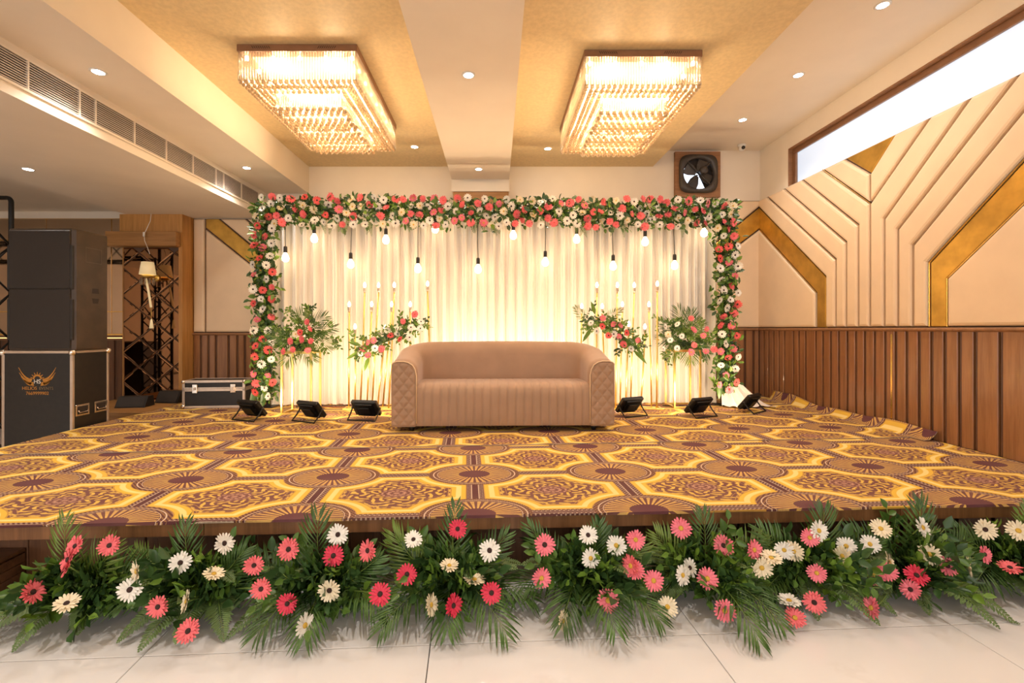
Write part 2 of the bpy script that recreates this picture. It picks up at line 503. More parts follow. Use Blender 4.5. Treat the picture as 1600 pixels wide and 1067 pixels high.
# high window in the right wall
win = struct('window_1', MB().box((RWX + 0.085, -1.0, WIN_Z0), (RWX + 0.10, WIN_Y1, WIN_Z1)), 'frosted_glass', 'long high frosted window')
fb = MB()
fb.box((RWX + 0.003, -1.0, WIN_Z1 - 0.012), (RWX + 0.10, WIN_Y1, WIN_Z1))
fb.box((RWX + 0.003, WIN_Y1 - 0.012, WIN_Z0), (RWX + 0.10, WIN_Y1, WIN_Z1 - 0.012))
fb.build('window_reveal', 'board', win)
fb = MB()
fb.cbox((RWX + 0.055, -1.0, WIN_Z1 - 0.075), (RWX + 0.085, WIN_Y1 - 0.012, WIN_Z1 - 0.012), 0.004)
fb.cbox((RWX + 0.055, WIN_Y1 - 0.07, WIN_Z0), (RWX + 0.085, WIN_Y1 - 0.012, WIN_Z1 - 0.075), 0.004)
fb.build('window_frame', 'brown_metal', win)

# ------------------------------------------------------------------ padded panelling
def pad(poly, to3, m, parent, name='padded_panel', depth=0.042, inset=0.02, gap=0.012):
    """cushioned panel on a wall: polygon in wall coordinates"""
    bm = bmesh.new()
    f = bm.faces.new([bm.verts.new(to3(s, z, 0.002)) for s, z in poly])
    bm.normal_update()
    n = f.normal.copy(); want = to3(poly[0][0], poly[0][1], 1.0) - to3(poly[0][0], poly[0][1], 0.0)
    if n.dot(want) < 0: bmesh.ops.reverse_faces(bm, faces=[f]); bm.normal_update()
    ring_ = bmesh.ops.inset_region(bm, faces=[f], thickness=gap, depth=0.0, use_even_offset=True, use_boundary=True)['faces']
    bmesh.ops.delete(bm, geom=ring_, context='FACES_ONLY')
    bmesh.ops.inset_region(bm, faces=[f], thickness=0.0015, depth=depth * 0.62, use_even_offset=True, use_boundary=True)
    bmesh.ops.inset_region(bm, faces=[f], thickness=inset * 0.4, depth=depth * 0.26, use_even_offset=True, use_boundary=True)
    bmesh.ops.inset_region(bm, faces=[f], thickness=inset * 0.9, depth=depth * 0.12, use_even_offset=True, use_boundary=True)
    me = bpy.data.meshes.new(name); bm.to_mesh(me); bm.free()
    me.materials.append(MATS[m])
    return link(name, me, parent)

def rw3(s, z, d): return Vector((RWX - d, s, z))
def bw3(s, z, d): return Vector((s, BWY - d, z))
def rpx(x, y): return (RWX * FPX / (x - VX), CH + (VY - y) * RWX / (x - VX))
def bpx(x, y): return ((x - VX) * BWY / FPX, CH + (VY - y) * BWY / FPX)
ZT, ZB = 3.215, 1.372
PADMAT = 'cream_pad'
# each groove: top point, knee, then straight down (wall coordinates)
def line(top, knee):
    t, k = rpx(*top), rpx(*knee)
    # carry the slope on to the panel top
    sl = (t[1] - k[1]) / (t[0] - k[0])
    return [(k[0] + (ZT - k[1]) / sl, ZT), k, (k[0], ZB)]
C0 = RWX * FPX / (1364.5 - VX)
L1 = line((1202, 307.5), (1310.5, 405.8)); L2 = line((1228, 294.5), (1327, 379)); L3 = line((1256, 280), (1346, 352))
R2 = line((1526.5, 147), (1387, 342)); R3 = line((1600, 114), (1408.5, 358)); R4 = line((1600, 180), (1432, 383))
GU = line((1577.7, 280), (1457, 410)); GL = line((1600, 323), (1485, 434.6))
def upto(pts): return pts
cor = BWY - 0.003
apex_u, apex_l = (cor, rpx(1187, 323)[1]), (cor, rpx(1187, 357)[1])
gk_u, gk_l = rpx(1294.4, 432.6), rpx(1279, 457)
def between(A, B): return A + list(reversed(B))
vL4 = rpx(1364.5, 318); vL4 = (C0, vL4[1])
tri = (C0, rpx(1364.5, 271.5)[1])
L4t = line((1288, 264), (1364.4, 318))[0]
R1t = line((1462, 179), (1364.6, 318))[0]
T_l, T_r = line((1324, 248), (1364.4, 271.5))[0], line((1405, 207), (1364.6, 271.5))[0]
pads = [
    (between([apex_l, gk_l, (gk_l[0], ZB)], [(cor, ZB)])[:0] or [apex_l, gk_l, (gk_l[0], ZB), (cor, ZB)], PADMAT),
    ([apex_u, gk_u, (gk_u[0], ZB), (gk_l[0], ZB), gk_l, apex_l], 'gold_panel'),
    ([(cor, ZT), L1[0], L1[1], L1[2], (gk_u[0], ZB), gk_u, apex_u], PADMAT),
    (between(L2, L1), PADMAT), (between(L3, L2), PADMAT),
    ([L4t, vL4, (C0, ZB), L3[2], L3[1], L3[0]], PADMAT),
    ([T_l, tri, vL4, L4t], PADMAT),
    ([T_r, tri, T_l], 'gold_panel'),
    ([R1t, vL4, tri, T_r], PADMAT),
    ([R2[0], R2[1], R2[2], (C0, ZB), vL4, R1t], PADMAT),
    (between(R3, R2), PADMAT), (between(R4, R3), PADMAT), (between(GU, R4), PADMAT),
    (between(GL, GU), 'gold_panel'),
    ([GL[0], GL[1], GL[2], (GL[0][0] - 0.9, ZB), (GL[0][0] - 0.9, ZT)], PADMAT),
]
for poly, mm in pads:
    if mm == 'gold_panel': pad(poly, rw3, mm, wall_right, 'gold_panel', 0.022, 0.006, 0.006)
    else: pad(poly, rw3, mm, wall_right)
MB().box((RWX - 0.0015, 0.2, ZB), (RWX + 0.001, BWY, ZT)).build('panel_backing', 'groove_dark', wall_right)
# bright brass slips in a few of the grooves
def slip(a, b_, w=0.007):
    mb = MB(); mb.tube([rw3(a[0], a[1], 0.026), rw3(b_[0], b_[1], 0.026)], w, 5, smooth=False); mb.build('brass_slip', 'gold_strip', wall_right)
slip(GU[1], (GU[1][0], ZB + 0.01), 0.006); slip(GL[1], (GL[1][0], ZB + 0.01), 0.005); slip(GL[0], GL[1], 0.006); slip(GU[0], GU[1], 0.006)
slip(vL4, L4t, 0.004); slip(gk_l, apex_l, 0.004)

# panelling on the back wall, right of the backdrop
xr = RWX - 0.003
gl_u0, gl_u1 = bpx(1186.5, 323), bpx(1100, 394); gl_l0, gl_l1 = bpx(1186.5, 357), bpx(1100, 423)
ln0, ln1 = bpx(1160, 313), bpx(1100, 363)
xl = gl_u1[0]
pad([(xr, gl_u0[1]), (xr, gl_l0[1]), gl_l1, gl_u1], bw3, 'gold_panel', wall_back, 'gold_panel', 0.022, 0.006, 0.006)
pad([(xr, ZT), (xr, gl_u0[1]), gl_u1, ln1, (ln0[0], ZT)], bw3, PADMAT, wall_back)
pad([(ln0[0], ZT), ln1, (xl, ZT)], bw3, PADMAT, wall_back)
pad([(xr, gl_l0[1]), (xr, ZB), (xl, ZB), gl_l1], bw3, PADMAT, wall_back)
# and left of it
XC = -4.372
z29 = 2.955; ZBL = CH + (VY - 520) * BWY / FPX
g_u0, g_u1 = bpx(343, 337.5), bpx(440, 422); g_l0, g_l1 = bpx(323.6, 356.6), bpx(440, 451)
n0 = bpx(322.6, 337)[0]
xk = g_u1[0]
pad([(XC + 0.004, z29), (n0, z29), (n0, ZBL), (XC + 0.004, ZBL)], bw3, PADMAT, wall_back)
pad([(n0, z29), (g_u0[0], z29), g_u1, g_l1, (n0, g_l0[1])], bw3, 'gold_panel', wall_back, 'gold_panel', 0.022, 0.006, 0.006)
pad([(n0, g_l0[1]), g_l1, (xk, ZBL), (n0, ZBL)], bw3, PADMAT, wall_back)
q0, q1 = bpx(384.6, 337), bpx(440, 388)
pad([(g_u0[0], z29), (q0[0], z29), q1, g_u1], bw3, PADMAT, wall_back)
pad([(q0[0], z29), (xk, z29), q1], bw3, PADMAT, wall_back)
MB().box((XC, BWY - 0.0015, ZBL), (xk, BWY, z29)).build('panel_backing', 'groove_dark', wall_back)
MB().box((xl, BWY - 0.0015, ZB), (RWX, BWY, ZT)).build('panel_backing', 'groove_dark', wall_back)

# ------------------------------------------------------------------ slatted wainscot
Z0 = 0.40
rs = random.Random(4)
def wainscot(parent, s0, s1, zt, to3, z0=Z0, m='wainscot'):
    s = s0; bigs = {}
    while s < s1 - 0.03:
        w = rs.choice((0.086, 0.086, 0.092, 0.078, 0.15))
        w = min(w, s1 - s)
        for (a, b_, d) in ((s, s + w, 0.024), (s + w + 0.009, s + w + 0.023, 0.015)):
            if b_ > s1: continue
            mb = MB()
            e = 0.004
            p = [(a, 0.001), (b_, 0.001), (b_, d - e), (b_ - e, d), (a + e, d), (a, d - e)]
            vs = [to3(q[0], z0, q[1]) for q in p] + [to3(q[0], zt, q[1]) for q in p]
            n = len(p)
            mb.add(vs, [tuple(range(n)), tuple(range(n, 2*n))] + [(i, (i+1)%n, (i+1)%n+n, i+n) for i in range(n)])
            me = mb.mesh('slat', m if b_ - a > 0.05 else 'wainscot_dark'); fix_normals(me); link('slat', me, parent)
        s += w + 0.032
def cap(parent, a, b_, to3, z, h=0.035, d=0.045):
    mb = MB()
    p = [(0.0, z - h), (d * 0.6, z - h), (d, z - h * 0.6), (d, z - 0.006), (d - 0.006, z), (0.0, z)]
    vs = [to3(a, q[1], q[0]) for q in p] + [to3(b_, q[1], q[0]) for q in p]
    n = len(p)
    mb.add(vs, [tuple(range(n)), tuple(range(n, 2*n))] + [(i, (i+1)%n, (i+1)%n+n, i+n) for i in range(n)])
    me = mb.mesh('cap_rail', 'board'); fix_normals(me); return link('cap_rail', me, parent)
t3 = struct('trim_3', MB().box((RWX - 0.001, 0.5, 0.0), (RWX + 0.001, BWY, ZB)), 'groove_dark', 'brown slatted wainscot along the right wall')
wainscot(t3, 1.6, BWY - 0.01, ZB - 0.035, rw3)
cap(t3, 0.5, BWY, rw3, ZB)
zg = RWX * FPX / (1397 - VX)
MB().box((RWX - 0.027, zg - 0.008, Z0), (RWX - 0.02, zg + 0.008, ZB - 0.06)).build('brass_slip', 'gold_strip', t3)
t4 = struct('trim_4', MB().box((xl - 0.3, BWY - 0.001, 0.0), (RWX, BWY + 0.001, ZB)), 'groove_dark', 'brown slatted wainscot right of the backdrop')
wainscot(t4, xl - 0.25, RWX - 0.03, ZB - 0.035, bw3)
cap(t4, xl - 0.3, RWX - 0.045, bw3, ZB)
t5 = struct('trim_5', MB().box((XC, BWY - 0.001, 0.0), (xk + 0.2, BWY + 0.001, ZBL)), 'groove_dark', 'brown slatted wainscot left of the backdrop')
wainscot(t5, XC + 0.01, xk + 0.2, ZBL - 0.035, bw3)
cap(t5, XC, xk + 0.2, bw3, ZBL)

# mirror wall and wainscot at the far left
t6 = struct('trim_6', MB().box((-9.9, BWY - 0.002, 0.0), (-5.24, BWY + 0.001, 1.33)), 'groove_dark', 'dark slatted wainscot under the mirror wall')
wainscot(t6, -8.2, -5.26, 1.20, bw3, 0.0, 'wainscot_dark')
MB().box((-9.9, BWY - 0.05, 1.20), (-5.24, BWY, 1.225)).build('cap_rail', 'board', t6)
MB().box((-9.9, BWY - 0.045, 1.226), (-5.24, BWY - 0.02, 1.236)).build('led_strip', 'led_strip', t6)
mw = thing('mirror_wall', 'bronze tinted mirror wall of large panes behind the speaker stack', 'mirror', (-6.5, BWY, 1.3))
xs = [-9.35, -8.39, -7.45, -6.5, -5.555, -5.245]; zs = [1.285, 1.61, 2.645, 2.955]
MB().box((-9.4, BWY - 0.006, 1.27), (-5.243, BWY - 0.001, 2.958)).build('backing', 'gold_strip', mw).matrix_parent_inverse = Matrix.Translation(-Vector((-6.5, BWY, 1.3)))
for i in range(5):
    for j in range(3):
        mb = MB(); mb.cbox((xs[i] + 0.005, BWY - 0.014, zs[j] + 0.005), (xs[i+1] - 0.005, BWY - 0.007, zs[j+1] - 0.005), 0.003)
        o = mb.build('mirror_pane', 'mirror_clear', mw); o.matrix_parent_inverse = Matrix.Translation(-Vector((-6.5, BWY, 1.3)))

# ------------------------------------------------------------------ air grille
GX = -3.32
gr = thing('air_grille', 'long linear air conditioning grille in the face of the left soffit', 'air vent', (GX, 3.5, 2.96))
gi = Matrix.Translation(-Vector((GX, 3.5, 2.96)))
def gpart(mb, name, m):
    o = mb.build(name, m, gr); o.matrix_parent_inverse = gi; return o
GZ0, GZ1, GY0, GY1 = 3.045, 3.262, 0.8, 6.42
gpart(MB().box((GX + 0.0005, GY0, GZ0), (GX + 0.002, GY1, GZ1)), 'recess', 'dark_slot')
fb = MB()
for (a, b_) in (((GY0, GZ1 - 0.008), (GY1, GZ1 + 0.010)), ((GY0, GZ0 - 0.010), (GY1, GZ0 + 0.008))):
    fb.box((GX + 0.002, a[0], a[1]), (GX + 0.016, b_[0], b_[1]))
fb.box((GX + 0.002, GY1, GZ0 - 0.01), (GX + 0.016, GY1 + 0.02, GZ1 + 0.01))
gpart(fb, 'frame', 'paint')
for k in range(11):
    z = GZ0 + 0.012 + (k + 0.5) * (GZ1 - GZ0 - 0.024) / 11
    mb = MB(); mb.add([(GX + 0.003, GY0, z - 0.004), (GX + 0.014, GY0, z - 0.006), (GX + 0.014, GY0, z + 0.001), (GX + 0.003, GY0, z + 0.004),
                       (GX + 0.003, GY1, z - 0.004), (GX + 0.014, GY1, z - 0.006), (GX + 0.014, GY1, z + 0.001), (GX + 0.003, GY1, z + 0.004)],
                      [(0,1,2,3),(7,6,5,4),(0,4,5,1),(1,5,6,2),(2,6,7,3),(3,7,4,0)])
    gpart(mb, 'louver', 'grille_slat')
for x in (-45, 41, 122, 147, 208, 258, 300, 336, 348, 376):
    y = GX * FPX / (x - VX)
    gpart(MB().box((GX + 0.003, y - 0.006, GZ0), (GX + 0.0165, y + 0.006, GZ1)), 'mullion', 'paint')

# ------------------------------------------------------------------ wood column with mirrored front
CXL, CXR, CYF = -5.245, -4.372, 6.42
wc = struct('wall_column', MB().box((CXR - 0.05, CYF, 0.0), (CXR, BWY, 2.96)).box((CXL, CYF + 0.05, 0.0), (CXR - 0.05, BWY, 2.96)).box((CXL, CYF, 2.60), (CXR - 0.05, CYF + 0.05, 2.96)), 'oak', 'wood clad column with a mirrored front')
zc1 = CH + (VY - 386) * CYF / FPX
mb = MB(); mb.cbox((CXL - 0.12, CYF - 0.10, zc1), (CXR - 0.02, CYF + 0.06, zc1 + 0.20), 0.006)
mb.build('header_box', 'oak_flat', wc)
MB().box((CXL + 0.02, CYF + 0.046, 0.36), (CXR - 0.05, CYF + 0.049, zc1)).build('mirror_backing', 'groove_dark', wc)
def clip(poly, x0, x1, z0, z1):
    def cut(pl, f, inter):
        out = []
        for i in range(len(pl)):
            a, b_ = pl[i-1], pl[i]
            if f(b_):
                if not f(a): out.append(inter(a, b_))
                out.append(b_)
            elif f(a): out.append(inter(a, b_))
        return out
    def ix(v): return lambda a, b_: (v, a[1] + (b_[1]-a[1]) * (v-a[0]) / (b_[0]-a[0]))
    def iz(v): return lambda a, b_: (a[0] + (b_[0]-a[0]) * (v-a[1]) / (b_[1]-a[1]), v)
    for f, g in ((lambda p: p[0] >= x0 - 1e-9, ix(x0)), (lambda p: p[0] <= x1 + 1e-9, ix(x1)), (lambda p: p[1] >= z0 - 1e-9, iz(z0)), (lambda p: p[1] <= z1 + 1e-9, iz(z1))):
        poly = cut(poly, f, g)
        if len(poly) < 3: return []
    return poly
def cm3(s, z, d): return Vector((s, CYF + 0.045 - d, z))
mx0, mx1, mz0, mz1 = CXL + 0.02, CXR - 0.052, 0.37, zc1 - 0.002
hw, hh = 0.245, 0.20
for i in range(-1, 5):
    for j in range(-1, 14):
        cx = mx0 - 0.02 + i * hw; cz = mz0 + j * hh + 0.06
        if (i + j) % 2: continue
        pl = clip([(cx - hw, cz), (cx, cz - hh), (cx + hw, cz), (cx, cz + hh)], mx0, mx1, mz0, mz1)
        area = abs(sum(pl[k-1][0]*pl[k][1] - pl[k][0]*pl[k-1][1] for k in range(len(pl)))) / 2 if pl else 0
        if area < 0.006: continue
        cl = []
        for q in pl:
            if not cl or (abs(q[0]-cl[-1][0]) + abs(q[1]-cl[-1][1])) > 1e-4: cl.append(q)
        if (abs(cl[0][0]-cl[-1][0]) + abs(cl[0][1]-cl[-1][1])) < 1e-4: cl.pop()
        try:
            pad(cl, cm3, 'mirror_bronze', wc, 'mirror_tile', 0.008, 0.012, 0.004)
        except Exception as ex: print('tile', ex)

# ------------------------------------------------------------------ stage
def SX(X): return 2.385 + 0.053 * X                     # front edge of the deck
def lft(D): return -3.78 - 0.056 * D                    # left edge
stg = 0.395
FL = (lft(SX(-3.9)), SX(-3.9)); FR = (RWX - 0.03, SX(RWX)); BR = (RWX - 0.03, BWY - 0.03); BL = (lft(6.3) , 6.3)
def slab(poly, z0, z1):
    n = len(poly); mb = MB()
    mb.add([(p[0], p[1], z0) for p in poly] + [(p[0], p[1], z1) for p in poly],
           [tuple(reversed(range(n))), tuple(range(n, 2*n))] + [(i, (i+1)%n, (i+1)%n+n, i+n) for i in range(n)])
    return mb
stage = thing('stage', 'low wooden stage platform under the patterned carpet', 'stage', (0, 4.4, 0))
si = Matrix.Translation(-Vector((0, 4.4, 0)))
def spart(mb, name, m, parent=None):
    o = mb.build(name, m, parent or stage)
    o.matrix_parent_inverse = si if parent is None else Matrix.Identity(4)
    return o
def backoff(d): return [(FL[0] + d, FL[1] + d), (FR[0], FR[1] + d), BR, (BL[0] + d, BL[1])]
spart(slab(backoff(0.28), 0.0, stg - 0.075), 'skirt', 'wainscot_dark')
spart(slab(backoff(0.012), stg - 0.074, stg), 'deck', 'fascia_wood')
# front fascia boards
sl = math.atan(0.053)
x = FL[0]
while x < FR[0] - 0.05:
    x2 = min(x + 1.22, FR[0])
    mb = MB(); mb.cbox((0, 0, stg - 0.072), ((x2 - x - 0.003) / math.cos(sl), 0.012, stg - 0.001), 0.002)
    o = spart(mb, 'fascia_board', 'fascia_wood'); o.location = (x, SX(x), 0); o.rotation_euler = (0, 0, sl)
    x = x2
# skirt slats
x = FL[0] + 0.1
while x < FR[0] - 0.1:
    w = rs.choice((0.12, 0.15, 0.10, 0.17)); 
    for (a, w2, d) in ((x, w, 0.022), (x + w + 0.012, 0.035, 0.012)):
        mb = MB(); mb.cbox((0, -d, 0.002), (w2, 0, stg - 0.076), 0.003)
        o = spart(mb, 'skirt_slat', 'wainscot_dark'); o.location = (a, SX(a) + 0.282, 0); o.rotation_euler = (0, 0, sl)
    x += w + 0.065

# carpet: front and rear length, overlapping at a seam
CR = math.radians(3.6)
def seam(X): return 3.795 + 0.075 * X
def carpet(name, label, org, y_at0, y_at1, ny, z, fold_front=False, curl=False):
    ox, oy = org; ca, sa = math.cos(CR), math.sin(CR)
    mb = MB(); xs_ = [-4.02 + i * (RWX - 0.035 + 4.02) / 60 for i in range(61)]
    rows = []
    rr = random.Random(3)
    ph = [rr.uniform(0, 6) for _ in range(6)]
    def wav(X): return 0.004 * math.sin(7 * X + ph[0]) + 0.003 * math.sin(17 * X + ph[1]) + 0.002 * math.sin(31 * X + ph[2])
    pts = []
    if fold_front: pts.append('fold')
    for t in range(ny + 1): pts.append(t / ny)
    for t in pts:
        row = []
        for X0 in xs_:
            tt = 0 if t == 'fold' else t
            Y = y_at0(X0) * (1 - tt) + y_at1(X0) * tt
            X = max(X0, lft(Y) + 0.005)
            Z = z
            if t == 'fold': Y -= 0.006; Z -= 0.012 + 0.5 * wav(X)
            elif t == 0 and fold_front: Y += -0.004 + wav(X)
            elif t == 0: Y += wav(X) * 0.6; Z += 0.002
            row.append((X - ox, Y - oy, Z))
        rows.append(row)
    n = len(xs_)
    vs = [Matrix.Rotation(-CR, 3, 'Z') @ Vector(p) for r in rows for p in r]
    fs = [(i*n+k, i*n+k+1, (i+1)*n+k+1, (i+1)*n+k) for i in range(len(rows)-1) for k in range(n-1)]
    mb.add(vs, fs)
    o = mb.build(name, ['carpet', 'carpet_back']); tag(o, label, 'carpet')
    o.location = (ox, oy, 0); o.rotation_euler = (0, 0, CR)
    sm = o.modifiers.new('thickness', 'SOLIDIFY'); sm.thickness = 0.004 if fold_front else 0.0062; sm.offset = -1; sm.material_offset_rim = 1
    return o
carpet('stage_carpet', 'front length of yellow and brown medallion carpet nearest the flowers', (-0.144, 3.058), SX, lambda X: seam(X) + 0.04, 12, stg + 0.004, True)
carpet('stage_carpet', 'rear length of yellow and brown medallion carpet under the sofa', (-1.338, 4.189), seam, lambda X: 6.28 + (0.35 if X > 3 else 0.33 * max(0, min(1, (X + 3) / 6))), 16, stg + 0.0105)
# the flap of carpet turned up against the right wall
mb = MB(); org = Vector((RWX, 4.0, stg)); rows = []
N = 40
for i in range(N + 1):
    Y = 3.94 + (6.25 - 3.94) * i / N
    h = 0.075 + 0.008 * math.sin(9 * Y) + 0.012 * math.sin(3.1 * Y + 1) + (0.04 if Y > 5.4 else 0) * min(1, (Y - 5.4) * 2)
    rows.append([(-0.16, Y - 4.0, 0.013), (-0.115, Y - 4.0, 0.018), (-0.075, Y - 4.0, 0.05 * h / 0.08), (-0.055, Y - 4.0, h), (-0.05, Y - 4.0, h + 0.012)])
vs = [p for r in rows for p in r]
fs = [(i*5+k, (i+1)*5+k, (i+1)*5+k+1, i*5+k+1) for i in range(N) for k in range(4)]
mb.add(vs, fs, smooth=True)
o = mb.build('carpet_flap', ['carpet', 'carpet_back']); tag(o, 'strip of patterned carpet turned up against the right wall', 'carpet'); o.location = org
sm = o.modifiers.new('thickness', 'SOLIDIFY'); sm.thickness = 0.004; sm.offset = 1; sm.material_offset_rim = 1

# wooden step at the left front of the stage
sp_o = Vector((-2.555, 2.505, 0))
step = thing('stage_step', 'dark wooden step block beside the stage front on the left', 'step', sp_o, sl)
zt = 0.172
MB().cbox((-1.2, -0.95, 0.001), (-0.012, 0, zt - 0.02), 0.004).build('body', 'step_wood', step)
MB().cbox((-1.2, -0.96, zt - 0.019), (0.0, 0, zt), 0.004).build('tread', 'step_wood', step)
for k in range(3):
    MB().cbox((-0.0115, -0.95, 0.004 + k * 0.049), (0.0, -0.002, 0.050 + k * 0.049), 0.002).build('plank', 'step_wood', step)

# ------------------------------------------------------------------ chandeliers
def rect_ring(x0, x1, y0, y1, step):
    pts = []
    nx = max(1, round((x1 - x0) / step)); ny = max(1, round((y1 - y0) / step))
    for i in range(nx): pts.append((x0 + (x1 - x0) * i / nx, y0))
    for i in range(ny): pts.append((x1, y0 + (y1 - y0) * i / ny))
    for i in range(nx): pts.append((x1 - (x1 - x0) * i / nx, y1))
    for i in range(ny): pts.append((x0, y1 - (y1 - y0) * i / ny))
    return pts
def chandelier(cx, y0, label):
    W, L, ZC = 0.97, 1.48, 3.71
    c = thing('crystal_chandelier', label, 'chandelier', (cx, y0 + L / 2, ZC), 0, 'crystal ceiling chandeliers')
    w, l = W / 2, L / 2
    pl = MB().cbox((-w - 0.012, -l - 0.012, -0.058), (w + 0.012, l + 0.012, -0.001), 0.004).build('ceiling_plate', 'brown_metal', c)
    sb = MB()
    for gx in (-0.29, 0.24):
        for k in range(9):
            a = gx + k * 0.017 - 0.07
            dx = 0.014 if gx < 0 else -0.014
            y = -l - 0.0132
            sb.add([(a, y, -0.038), (a + 0.006, y, -0.038), (a + 0.006 - dx, y, -0.016), (a - dx, y, -0.016)], [(0, 1, 2, 3)])
    sb.build('vent_slots', 'dark_slot', pl)
    MB().add([(-w + 0.07, -l + 0.07, -0.0595), (w - 0.07, -l + 0.07, -0.0595), (w - 0.07, l - 0.07, -0.0595), (-w + 0.07, l - 0.07, -0.0595)], [(0, 3, 2, 1)]).build('led_board', 'chandelier_led', c)
    rods = MB()
    for (x, y) in rect_ring(-w, w, -l, l, 0.0225):
        rods.tube([(x, y, -0.06), (x, y, -0.292)], 0.0078, 6, smooth=True)
    o = rods.build('outer_crystal_rods', 'crystal', c); o['kind'] = 'stuff'
    beads = MB(); n = 0
    for k in range(4):
        ins = 0.012 + k * 0.046; z = -0.300 - 0.012 * (k % 2)
        for (x, y) in rect_ring(-w + ins, w - ins, -l + ins, l - ins, 0.047):
            beads.ball((x, y, z), 0.020, n=7, m=5)
    o = beads.build('outer_crystal_beads', 'crystal_bead', c); o['kind'] = 'stuff'
    iw, il = 0.285, 0.50
    rods = MB()
    for (x, y) in rect_ring(-iw, iw, -il, il, 0.021):
        rods.tube([(x, y, -0.255), (x, y, -0.405)], 0.0074, 6)
    o = rods.build('inner_crystal_rods', 'crystal', c); o['kind'] = 'stuff'
    beads = MB()
    nx, ny = 11, 20
    for i in range(nx):
        for j in range(ny):
            x = -iw + 2 * iw * i / (nx - 1); y = -il + 2 * il * j / (ny - 1)
            z = -0.415 - (0.020 if (j // 3) % 2 else 0.0)
            beads.ball((x + (0.012 if j % 2 else -0.012), y, z), 0.023, n=7, m=5)
    o = beads.build('inner_crystal_beads', 'crystal_bead', c); o['kind'] = 'stuff'
    bulb = MB().ball((0, 0, 0), 0.016, n=8, m=6, sz=1.3).mesh('lamp_bulb', 'chandelier_bulb')
    for (x, y) in rect_ring(-w + 0.045, w - 0.045, -l + 0.045, l - 0.045, 0.20):
        link('lamp_bulb', bulb, c, (x, y, -0.085))
    for (x, y) in rect_ring(-0.20, 0.20, -0.4, 0.4, 0.26):
        link('lamp_bulb', bulb, c, (x, y, -0.27))
    for x in (-0.24, 0.24):
        for y in (-0.5, 0.0, 0.5):
            lamp('chandelier_lamp', 'POINT', W_CRYSTAL, (1.0, 0.73, 0.44), c, (x, y, -0.17), shadow_soft_size=0.05)
    return c
chandelier(-1.643, 3.81, 'rectangular tiered crystal chandelier left of the white ceiling beam')
chandelier(1.24, 3.885, 'rectangular tiered crystal chandelier right of the white ceiling beam')

# ------------------------------------------------------------------ recessed downlights
dl_trim = MB().lathe([(0.056, 0.0), (0.056, -0.003), (0.040, -0.006), (0.040, -0.001)], 24).mesh('trim_ring', 'white_plastic')
dl_lens = MB().lathe([(0.0001, -0.0045), (0.040, -0.0045), (0.040, -0.001), (0.0001, -0.001)], 24).mesh('lens', 'downlight_glow')
def downlight(x, y, z, label, e=1.0, size=1.0):
    d = thing('downlight', label, 'downlight', (x, y, z - 0.0002), 0, 'recessed downlights')
    link('trim_ring', dl_trim, d); link('lens', dl_lens, d)
    lamp('downlight_lamp', 'SPOT', W_DOWN * e, NEUT, d, (0, 0, -0.02), (0, 0, -1), spot_size=math.radians(125), spot_blend=0.7, shadow_soft_size=0.04)
downlight(-3.03, 3.51, 3.32, 'round recessed downlight in the left soffit above the middle of the air grille')
downlight(-3.03, 5.60, 3.32, 'round recessed downlight in the left soffit near the end of the air grille')
downlight(-4.68, 4.61, 2.96, 'round recessed downlight in the low ceiling above the black speaker')
downlight(-0.226, 3.79, 3.45, 'round recessed downlight in the white beam between the chandeliers')
downlight(-0.226, 6.02, 3.45, 'round recessed downlight at the back end of the white beam')
downlight(-1.05, 5.94, 3.71, 'small downlight in beige ceiling behind the left chandelier')
downlight(0.675, 6.0, 3.71, 'small downlight in beige ceiling behind the right chandelier')
downlight(3.08, 3.67, 3.94, 'round recessed downlight nearest the camera above the high window')
downlight(3.07, 4.68, 3.94, 'middle round recessed downlight in the white ceiling by the window')
downlight(3.04, 5.68, 3.94, 'farthest round recessed downlight in the white ceiling near the fan')
for (x, y, z, t) in ((-3.03, 1.4, 3.32, 'left soffit'), (-0.226, 1.5, 3.45, 'white beam'), (3.08, 1.7, 3.94, 'window ceiling'), (-4.68, 2.0, 2.96, 'low left ceiling')):  # out-of-view downlights, added to light the flowers along the stage front
    downlight(x, y, z, 'added unseen downlight of the %s, lighting the stage front' % t, 1.1 if x < -4 else 2.0)

# ------------------------------------------------------------------ exhaust fan on its board, dome camera
fan_c = Vector(((1088 - VX) * BWY / FPX, BWY, CH + (VY - 274) * BWY / FPX))
fan = thing('exhaust_fan', 'dark wall exhaust fan on a brown wooden board above the backdrop', 'fan', fan_c)
bw = 0.325
mb = MB()
nseg = 32; hole = 0.235
ring = [(hole * math.cos(2*PI*k/nseg), hole * math.sin(2*PI*k/nseg)) for k in range(nseg)]
def sq(a, h):
    m_ = max(abs(math.cos(a)), abs(math.sin(a))); return (h * math.cos(a) / m_, h * math.sin(a) / m_)
outer = [sq(2*PI*k/nseg, bw) for k in range(nseg)]
for y in (-0.05,):
    vs = [(p[0], y, p[1]) for p in ring] + [(p[0], y, p[1]) for p in outer] + [(p[0], -0.001, p[1]) for p in outer] + [(p[0], -0.001, p[1]) for p in ring]
    fs = []
    for k in range(nseg):
        k2 = (k + 1) % nseg
        fs += [(k, k2, nseg+k2, nseg+k), (nseg+k, nseg+k2, 2*nseg+k2, 2*nseg+k), (k2, k, 3*nseg+k, 3*nseg+k2)]
    mb.add(vs, fs)
me = mb.mesh('board', 'board'); fix_normals(me); link('board', me, fan)
mb = MB()
fr_o = []
for k in range(40):
    a = 2*PI*k/40; m_ = (abs(math.cos(a))**5 + abs(math.sin(a))**5) ** (1/5)
    fr_o.append((0.272 * math.cos(a) / m_, 0.272 * math.sin(a) / m_))
fr_i = [(0.225 * math.cos(2*PI*k/40), 0.225 * math.sin(2*PI*k/40)) for k in range(40)]
vs, fs = [], []
